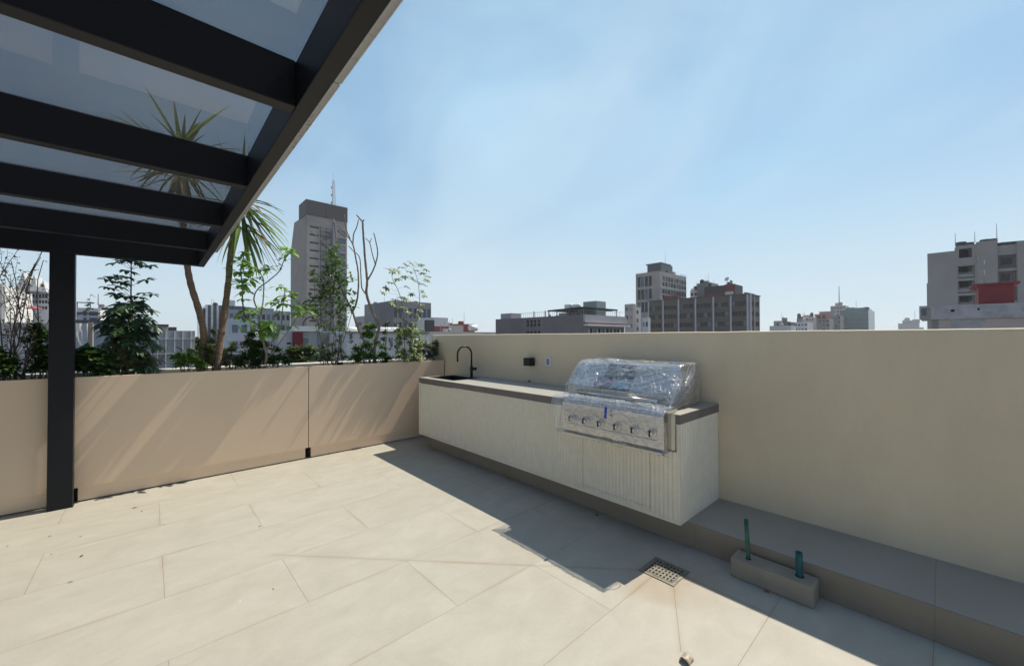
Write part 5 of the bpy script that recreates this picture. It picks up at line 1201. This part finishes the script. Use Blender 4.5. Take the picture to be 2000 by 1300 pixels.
# white house with red wall
HY = 25.0; hx = lambda px: pY(px, 670, HY).x; hz_ = lambda py: pY(600, py, HY).z
t = block('white_house', 'white house with a red wall panel and barred window behind the plants', hx(543), hx(677), HY, HY+7, hz_(647), plain('house_grey', (.45, .45, .46)), (), [(hx(590), hx(602), hz_(679), hz_(660)), (hx(560), hx(569), hz_(672), hz_(668)), (hx(560), hx(569), hz_(680), hz_(676)), (hx(647), hx(660), hz_(690), hz_(658))], WG, depth=.12)
part(t, 'red_wall', redm, hx(571), hx(589.5), HY-.25, HY, GZ, hz_(649)); part(t, 'parapet', white_r, hx(571), hx(627), HY-.3, HY+.2, hz_(647), hz_(637)); part(t, 'blue_shutter', surf('blue_grey_shutter', (.18, .22, .26), .6, var=.2, scale=3), hx(620), hx(646), HY-.05, HY, GZ, hz_(648))
m = MB()
for i in range(22): m.tube([(hx(592)+i*.0, 0, -99), (hx(592), 0, -98.9)], .001, 3) if False else m.bar((hx(590)+i*(hx(602)-hx(590))/21, HY-.03, hz_(679)), (hx(590)+i*(hx(602)-hx(590))/21, HY-.03, hz_(660)), .012)
m.build('window_bars', MT['greyp'], t)
m = MB(); xx0, xx1, zc1 = hx(592), hx(623), hz_(634)
ap_ = [(xx0+(xx1-xx0)*.5+(xx1-xx0)*.5*math.cos(R(a)), hz_(637)+.55*math.sin(R(a))) for a in range(0, 181, 15)]
m.tube([(x, HY, z) for x, z in ap_], .05, 6); m.build('arched_canopy_frame', stairm, t)
t = block('white_annex', 'white annex with sloping wall left of the white house with red panel', hx(504), hx(543)-.02, HY+1, HY+6, hz_(654), white_r, (), [(hx(530), hx(541), hz_(676), hz_(672)), (hx(530), hx(541), hz_(682), hz_(678))], WG, depth=.1)
m = MB(); m.hexa([(hx(520), HY+1.2, hz_(654)), (hx(550), HY+1.2, hz_(654)), (hx(550), HY+5, hz_(654)), (hx(520), HY+5, hz_(654)), (hx(540), HY+1.2, hz_(641)), (hx(550), HY+1.2, hz_(639)), (hx(550), HY+5, hz_(639)), (hx(540), HY+5, hz_(641))]); m.build('sloping_wall', white_r, t)
# dark glass offices with white fins
GY = 150.0; gx_ = lambda px: pY(px, 600, GY).x
t = block('glass_offices', 'dark glass office block with white vertical fins behind the palms', gx_(403), gx_(478), GY, GY+30, pY(440, 596.5, GY).z, bluegl, cat='building')
zt_ = pY(440, 596.5, GY).z
for px in (403.5, 414, 425, 444.5): part(t, 'vertical_fin', white_r, gx_(px)-.25, gx_(px)+.25, GY-.5, GY, GZ, zt_)
for k in range(7): part(t, 'floor_band', surf('glass_band%d' % k, (.05, .07, .10), .4), gx_(404), gx_(478), GY-.1, GY, zt_-3.6*k-3.6, zt_-3.6*k-3.0)
part(t, 'side_wing', bluegl, gx_(397), gx_(403)-.02, GY+2, GY+20, GZ, pY(400, 601, GY).z); part(t, 'plant_room', white_r, gx_(443), gx_(462), GY+3, GY+8, zt_, pY(452, 586, GY+3).z)
t = pyblock('building', 'long blue-grey block right of the dark glass offices', 447, 567, 606, 140, 16, plain('blue_grey', (.24, .26, .30)), 4, 12, [WG, WG2], hz=1.6)
part(t, 'upper_storey', plain('blue_grey_b', (.2, .22, .25)), pY(480, 600, 141).x, pY(535, 600, 141).x, 141, 150, GZ, pY(510, 601.5, 141).z)
pyblock('building', 'pale blue facade below the dark glass offices', 450, 503, 622, 90, 12, plain('pale_blue', (.36, .42, .50)), 4, 3, WG2, hz=1.5)
# concrete yard wall with pale grid, and roofs
t = pyb('grey concrete wall with a pale grid of joints left of the left palm', 290, 381, 645.5, 17, 5, plain('weathered_concrete', (.33, .335, .33), stain=.7, scale=1.6))
g2 = MB(); x_a, x_b = pY(290, 650, 16.98).x, pY(381, 650, 16.98).x; zt_ = pY(335, 645.5, 17).z
for px in (307, 323, 340, 356, 372): xx = pY(px, 660, 16.98).x; g2.box(xx, xx+.03, 16.97, 16.999, GZ, zt_+.0)
for py in (662, 691): zz = pY(335, py, 16.98).z; g2.box(x_a, x_b, 16.965, 16.999, zz, zz+.02)
g2.build('joint_grid', white_r, t)
pyb('pale block with flat dark roof above the gridded concrete wall', 290, 329, 637, 30, 5, cream_r); t = C.objects.get('x') 
r1 = thing('flat_roof', 'flat dark roof slab left above the gridded concrete wall', 'roof', (pY(312, 634, 30).x, 30, 1)); part(r1, 'slab', darkroof, pY(290, 634, 29.8).x, pY(329.5, 634, 29.8).x, 29.8, 36, pY(312, 636.8, 29.8).z, pY(312, 633, 29.8).z)
r1 = thing('flat_roof', 'smaller dark roof box right of the flat roof slab', 'roof', (pY(337, 640, 31).x, 31, 1)); part(r1, 'slab', darkroof, pY(330, 640, 31).x, pY(345, 640, 31).x, 31, 36, GZ, pY(337, 638.5, 31).z)
# neighbour's pale sheeted wall
t = pyb('pale wall hung with wrinkled sheeting behind the dark post', -60, 172, 630.5, 13, 1.2, plain('pale_sheeting', (.46, .46, .46), scale=1.4, stain=.5))
x_ = pY(172, 640, 12.9).x; part(t, 'wall_post', plain('rusty_post', (.3, .25, .21)), x_, x_+.07, 12.9, 13, GZ, pY(172, 629, 13).z)
m = MB(); nx, nz = 60, 20; xa, xb = pY(100, 640, 12.9).x, x_; za_, zb2 = pY(150, 735, 12.9).z, pY(150, 631, 12.9).z
for i in range(nx+1):
    for j in range(nz+1):
        u, v_ = i/nx, j/nz; m.v.append((xa+(xb-xa)*u, 12.9-.05-.06*noise.noise(V((u*7+v_*2, v_*2.5, 1)))-.02*abs(noise.noise(V((u*20, v_*5, 4)))), za_+(zb2-za_)*v_))
for i in range(nx):
    for j in range(nz): a = i*(nz+1)+j; m.f.append((a, a+nz+1, a+nz+2, a+1))
m.build('sheeting', plain('sheet_cloth', (.50, .50, .50), scale=2, stain=.4), t, True)
t = pyb('low pale structure with blue-white shutters behind the umbrella tree', 178, 290, 647, 20, 4, plain('blue_white', (.42, .47, .50)), 3, 4, WG3, hz=.9, storey=1.2)
part(t, 'canopy', white_r, pY(184, 640, 19).x, pY(222, 640, 19).x, 19, 20, pY(200, 640, 19).z, pY(200, 637.5, 19).z)
# white modern block and sunlit white block at the left
wx0, wx1 = pY(30, 600, 97).x, pY(192.5, 600, 97).x; wz = pY(150, 600.5, 97).z; wh = lambda px, py: (pY(px, py, 97).x, pY(px, py, 97).z)
opsw = []
for (a, b_) in ((146, 150), (162.5, 169.5), (174, 191), (60, 72), (80, 92)):
    for (t0, t1_) in ((616, 608), (628, 620), (640, 632)): opsw.append((wh(a, 610)[0], wh(b_, 610)[0], wh(a, t0)[1], wh(a, t1_)[1]))
t = block('white_building', 'white modern flat-roofed building right of the dark post', wx0, wx1, 97, 109, wz, plain('shaded_white', (.52, .53, .56)), (), opsw, WG2, depth=.2)
part(t, 'roof_edge', darkroof, wx0-.2, wx1+.2, 96.7, 97, wz-1.0, wz-.75); part(t, 'east_wall', plain('sunlit_white', (.7, .68, .64)), wx1+.01, wx1+.2, 97.1, 109, GZ, wz+.05)  # east side coloured lighter for sunlight, front coloured cooler for shade
rg = MB()
for i in range(9): rg.bar((wx1-1-i*1.5, 97.5, wz), (wx1-1-i*1.5, 97.5, wz+.9), .12)
rg.bar((wx1-13, 97.5, wz+.9), (wx1-.5, 97.5, wz+.9), .16); rg.build('roof_frame', darkroof, t)
r1 = thing('flat_roof', 'dark flat roof edge below the white modern building', 'roof', (pY(170, 627, 45).x, 46, 1)); part(r1, 'slab', darkroof, pY(120, 627, 45).x, pY(204, 627, 45).x, 45, 50, pY(170, 630.5, 45).z, pY(170, 624.5, 45).z)
part(r1, 'wall', white_r, pY(120, 627, 45).x, pY(204, 627, 45).x, 45.3, 50, GZ, pY(170, 630.5, 45).z-.01)
t = pyb('hazy pale block far behind the white modern building', 192, 203, 594, 300, 20, grey_r); mast(t, pY(190, 594, 300).x, 305, pY(196, 594, 300).z, pY(190, 572, 300).z, .3)
pyb('grey-green block behind the umbrella tree foliage', 206, 235, 610, 110, 12, grey_r, 2, 3)
ex = pY(61, 560, 70).x
t = block('white_apartments', 'white apartment building with a zigzag roof behind the bare twigs', pY(-80, 560, 58).x, ex, 58, 70, pY(42, 556, 58).z, plain('warm_white', (.60, .58, .53)), (), [], WG)
part(t, 'east_wall', plain('sunlit_white_b', (.75, .73, .7)), ex+.01, ex+.15, 58.1, 70, GZ, pY(50, 562, 58).z)  # sunlight on the east side put into a lighter white
ey = 71; fx = lambda px: pY(px, 560, ey).x; fz = lambda px, py: pY(px, py, ey).z
t2 = block('white_apartments', 'white flats with rows of dark windows right beside the zigzag roof', ex+.2, fx(130), ey, ey+9, fz(80, 566), plain('grey_white', (.46, .47, .49)), (), [(fx(a), fx(a+4.5), fz(a, b_+c_), fz(a, b_)) for a in (63, 69.5, 76, 82, 88) for b_, c_ in ((574, 8), (586, 6), (598, 6))], WG, depth=.2)
m = MB(); zr_ = fz(80, 566)
for i, (a, b_, h) in enumerate([(36, 58, 4.2), (58, 78, 3.6), (76, 95, 2.2)]): m.prismY([(fx(a), zr_-.3), (fx((a+b_)/2+4), zr_+h*.45), (fx(b_), zr_-.3)], ey-1.5, ey+3)
m.build('zigzag_roof', white_r, t2)
t = thing('parasol', 'small red parasol below the white flats at far left', 'parasol', (pY(66, 605, 40).x, 40, -1)); c_ = pY(66, 603, 40)
MB().tube([c_+V((0, 0, .2)), c_], [.03, .45], 8).build('canopy', plain('faded_red', (.36, .09, .10)), t); MB().tube([c_, c_-V((0, 0, 2.2))], .03, 6).build('pole', MT['greyp'], t)

# trees beyond the rear parapet
def tree(label, px, Y, ptop, pbot, wpx, n, mat, size):
    c_ = pY(px, (ptop+pbot)/2, Y); dep = (c_-V((0, 0, CAM_H))).dot(F); rx_ = wpx*dep/FPX/2; rz_ = (pbot-ptop)*dep/FPX/2
    t = thing('tree', label, 'tree', (c_.x, Y, GZ), 'trees beyond the rear parapet'); sm, lf = MB(), MB()
    sm.tube([(c_.x, Y, GZ), (c_.x+.2, Y, (GZ+c_.z)/2), (c_.x, Y, c_.z)], [.35, .25, .1], 8)
    cl = [V((c_.x+U(-1, 1)*rx_*.75, Y+U(-1, 1)*rx_*.5, c_.z+U(-.8, .8)*rz_)) for _ in range(26)]
    for q in cl: sm.tube([V((c_.x, Y, c_.z-rz_*1.2)), V((c_.x, Y, c_.z-rz_)).lerp(q, .6)+V((0, 0, .1)), q], [.09, .05, .02], 5)
    for k in range(n):
        q = rnd.choice(cl); d = rdir(-.9, 1); p_ = q+V((d.x, d.y, d.z*.8))*(rx_*.30)*U(.2, 1)**.5
        lf.leaf(p_, rdir(-.4, .8), U(*size), U(*size)*.6, .3)
    sm.build('trunk', MT['barkgrey'], t); lf.build('crown', mat, t)
tree('rounded light green treetop behind the seam of the planters', 590, 14, 673, 735, 62, 2600, MT['l_far'], (.10, .2))
tree('darker treetop right of the rounded light green one', 632, 15.5, 678, 730, 42, 1800, MT['l_olive'], (.10, .2))
tree('hazy dull green treetop showing left of the left palm trunk', 381, 26, 655, 735, 26, 1500, MT['l_far'], (.15, .3))
tree('treetop behind the feathery shrub between the palm trunks', 425, 20, 672, 740, 40, 1500, MT['l_far'], (.12, .25))

# ------------------------------------------------------------------ air
hz = B(-3100, 3100, -3100, 3100, GZ-2, 92).build('haze', bpy.data.materials.new('haze_air')); tag(hz, kind='stuff')
m = hz.data.materials[0]; m.use_nodes = True; nt = m.node_tree; nt.nodes.remove(nt.nodes['Principled BSDF'])
pv = N(nt, 'ShaderNodeVolumePrincipled'); pv.inputs['Color'].default_value = (.9, .94, .98, 1); pv.inputs['Density'].default_value = .0003; pv.inputs['Anisotropy'].default_value = .2
nt.links.new(pv.outputs[0], nt.nodes['Material Output'].inputs['Volume'])

# ------------------------------------------------------------------ sun and sky
sunv = V((.667, -.060, 1)).normalized()
EL = math.asin(sunv.z); AZ = math.atan2(sunv.x, sunv.y)
sd_ = bpy.data.lights.new('sun', 'SUN'); sd_.energy = 4.8; sd_.angle = R(.5); sd_.color = (1, .915, .775)
so = bpy.data.objects.new('sun', sd_); C.objects.link(so); so.rotation_euler = sunv.to_track_quat('Z', 'Y').to_euler(); so.location = (0, 0, 30)
wd_ = bpy.data.worlds.new('World'); scene.world = wd_; wd_.use_nodes = True; nt = wd_.node_tree; bg = nt.nodes['Background']
sk_ = N(nt, 'ShaderNodeTexSky'); sk_.sky_type = 'NISHITA'; sk_.sun_disc = False; sk_.sun_elevation = EL; sk_.sun_rotation = AZ; sk_.altitude = 2200; sk_.air_density = 1.0; sk_.dust_density = 2.0; sk_.ozone_density = 1.0
tc = N(nt, 'ShaderNodeTexCoord'); mp = N(nt, 'ShaderNodeMapping'); mp.inputs['Scale'].default_value = (1, 1, 1.7); nt.links.new(tc.outputs['Generated'], mp.inputs[0])
n1 = N(nt, 'ShaderNodeTexNoise'); n1.inputs['Scale'].default_value = 2.1; n1.inputs['Detail'].default_value = 5; n1.inputs['Roughness'].default_value = .45; n1.inputs['Distortion'].default_value = .7
nt.links.new(mp.outputs[0], n1.inputs[0])
dt_ = N(nt, 'ShaderNodeVectorMath', operation='DOT_PRODUCT'); nt.links.new(tc.outputs['Generated'], dt_.inputs[0]); dt_.inputs[1].default_value = (.93, .36, 0)
side = N(nt, 'ShaderNodeMapRange'); side.inputs['From Min'].default_value = -.25; side.inputs['From Max'].default_value = .8; side.inputs['To Min'].default_value = .03; side.inputs['To Max'].default_value = .95; nt.links.new(dt_.outputs['Value'], side.inputs[0])
cl_ = ramp(nt, n1.outputs[0], [(.36, (.74,)*3), (.68, (1.08,)*3)])
fc = N(nt, 'ShaderNodeMath', operation='MULTIPLY'); nt.links.new(cl_, fc.inputs[0]); nt.links.new(side.outputs[0], fc.inputs[1])
mx = N(nt, 'ShaderNodeMixRGB'); mx.inputs[2].default_value = (3.3, 5.5, 7.5, 1)
nt.links.new(fc.outputs[0], mx.inputs[0]); nt.links.new(sk_.outputs[0], mx.inputs[1])
mq = N(nt, 'ShaderNodeMapping'); mq.inputs['Location'].default_value = (2.3, .7, 1.1); mq.inputs['Scale'].default_value = (1, 1, 1.5); nt.links.new(tc.outputs['Generated'], mq.inputs[0])
nq = N(nt, 'ShaderNodeTexNoise'); nq.inputs['Scale'].default_value = 1.7; nq.inputs['Detail'].default_value = 6; nq.inputs['Roughness'].default_value = .5; nq.inputs['Distortion'].default_value = .9; nt.links.new(mq.outputs[0], nq.inputs[0])
sq = ramp(nt, nq.outputs[0], [(.44, (0, 0, 0)), (.68, (.5,)*3)]); fq = N(nt, 'ShaderNodeMath', operation='MULTIPLY'); nt.links.new(sq, fq.inputs[0]); nt.links.new(side.outputs[0], fq.inputs[1])
mw = N(nt, 'ShaderNodeMixRGB'); mw.inputs[2].default_value = (5.3, 6.9, 7.9, 1); nt.links.new(fq.outputs[0], mw.inputs[0]); nt.links.new(mx.outputs[0], mw.inputs[1]); mx = mw
sz = N(nt, 'ShaderNodeSeparateXYZ'); nt.links.new(tc.outputs['Generated'], sz.inputs[0])
hr = N(nt, 'ShaderNodeMapRange'); hr.interpolation_type = 'SMOOTHSTEP'; hr.inputs['From Min'].default_value = .42; hr.inputs['From Max'].default_value = -.02; hr.inputs['To Min'].default_value = 0; hr.inputs['To Max'].default_value = .85; nt.links.new(sz.outputs[2], hr.inputs[0])
hm = N(nt, 'ShaderNodeMath', operation='MULTIPLY'); nt.links.new(hr.outputs[0], hm.inputs[0])
hm2 = N(nt, 'ShaderNodeMapRange'); hm2.inputs['From Min'].default_value = -.6; hm2.inputs['From Max'].default_value = .5; hm2.inputs['To Min'].default_value = .35; nt.links.new(dt_.outputs['Value'], hm2.inputs[0]); nt.links.new(hm2.outputs[0], hm.inputs[1])
mh = N(nt, 'ShaderNodeMixRGB'); mh.inputs[2].default_value = (6.0, 7.0, 7.4, 1); nt.links.new(hm.outputs[0], mh.inputs[0]); nt.links.new(mx.outputs[0], mh.inputs[1])
nt.links.new(mh.outputs[0], bg.inputs[0]); bg.inputs[1].default_value = .11
vs = scene.view_settings; vs.view_transform = 'Standard'; vs.look = 'None'; vs.gamma = 1; vs.exposure = .12; vs.use_curve_mapping = False
scene.cycles.max_bounces = 8; scene.cycles.transparent_max_bounces = 24; scene.cycles.volume_bounces = 1
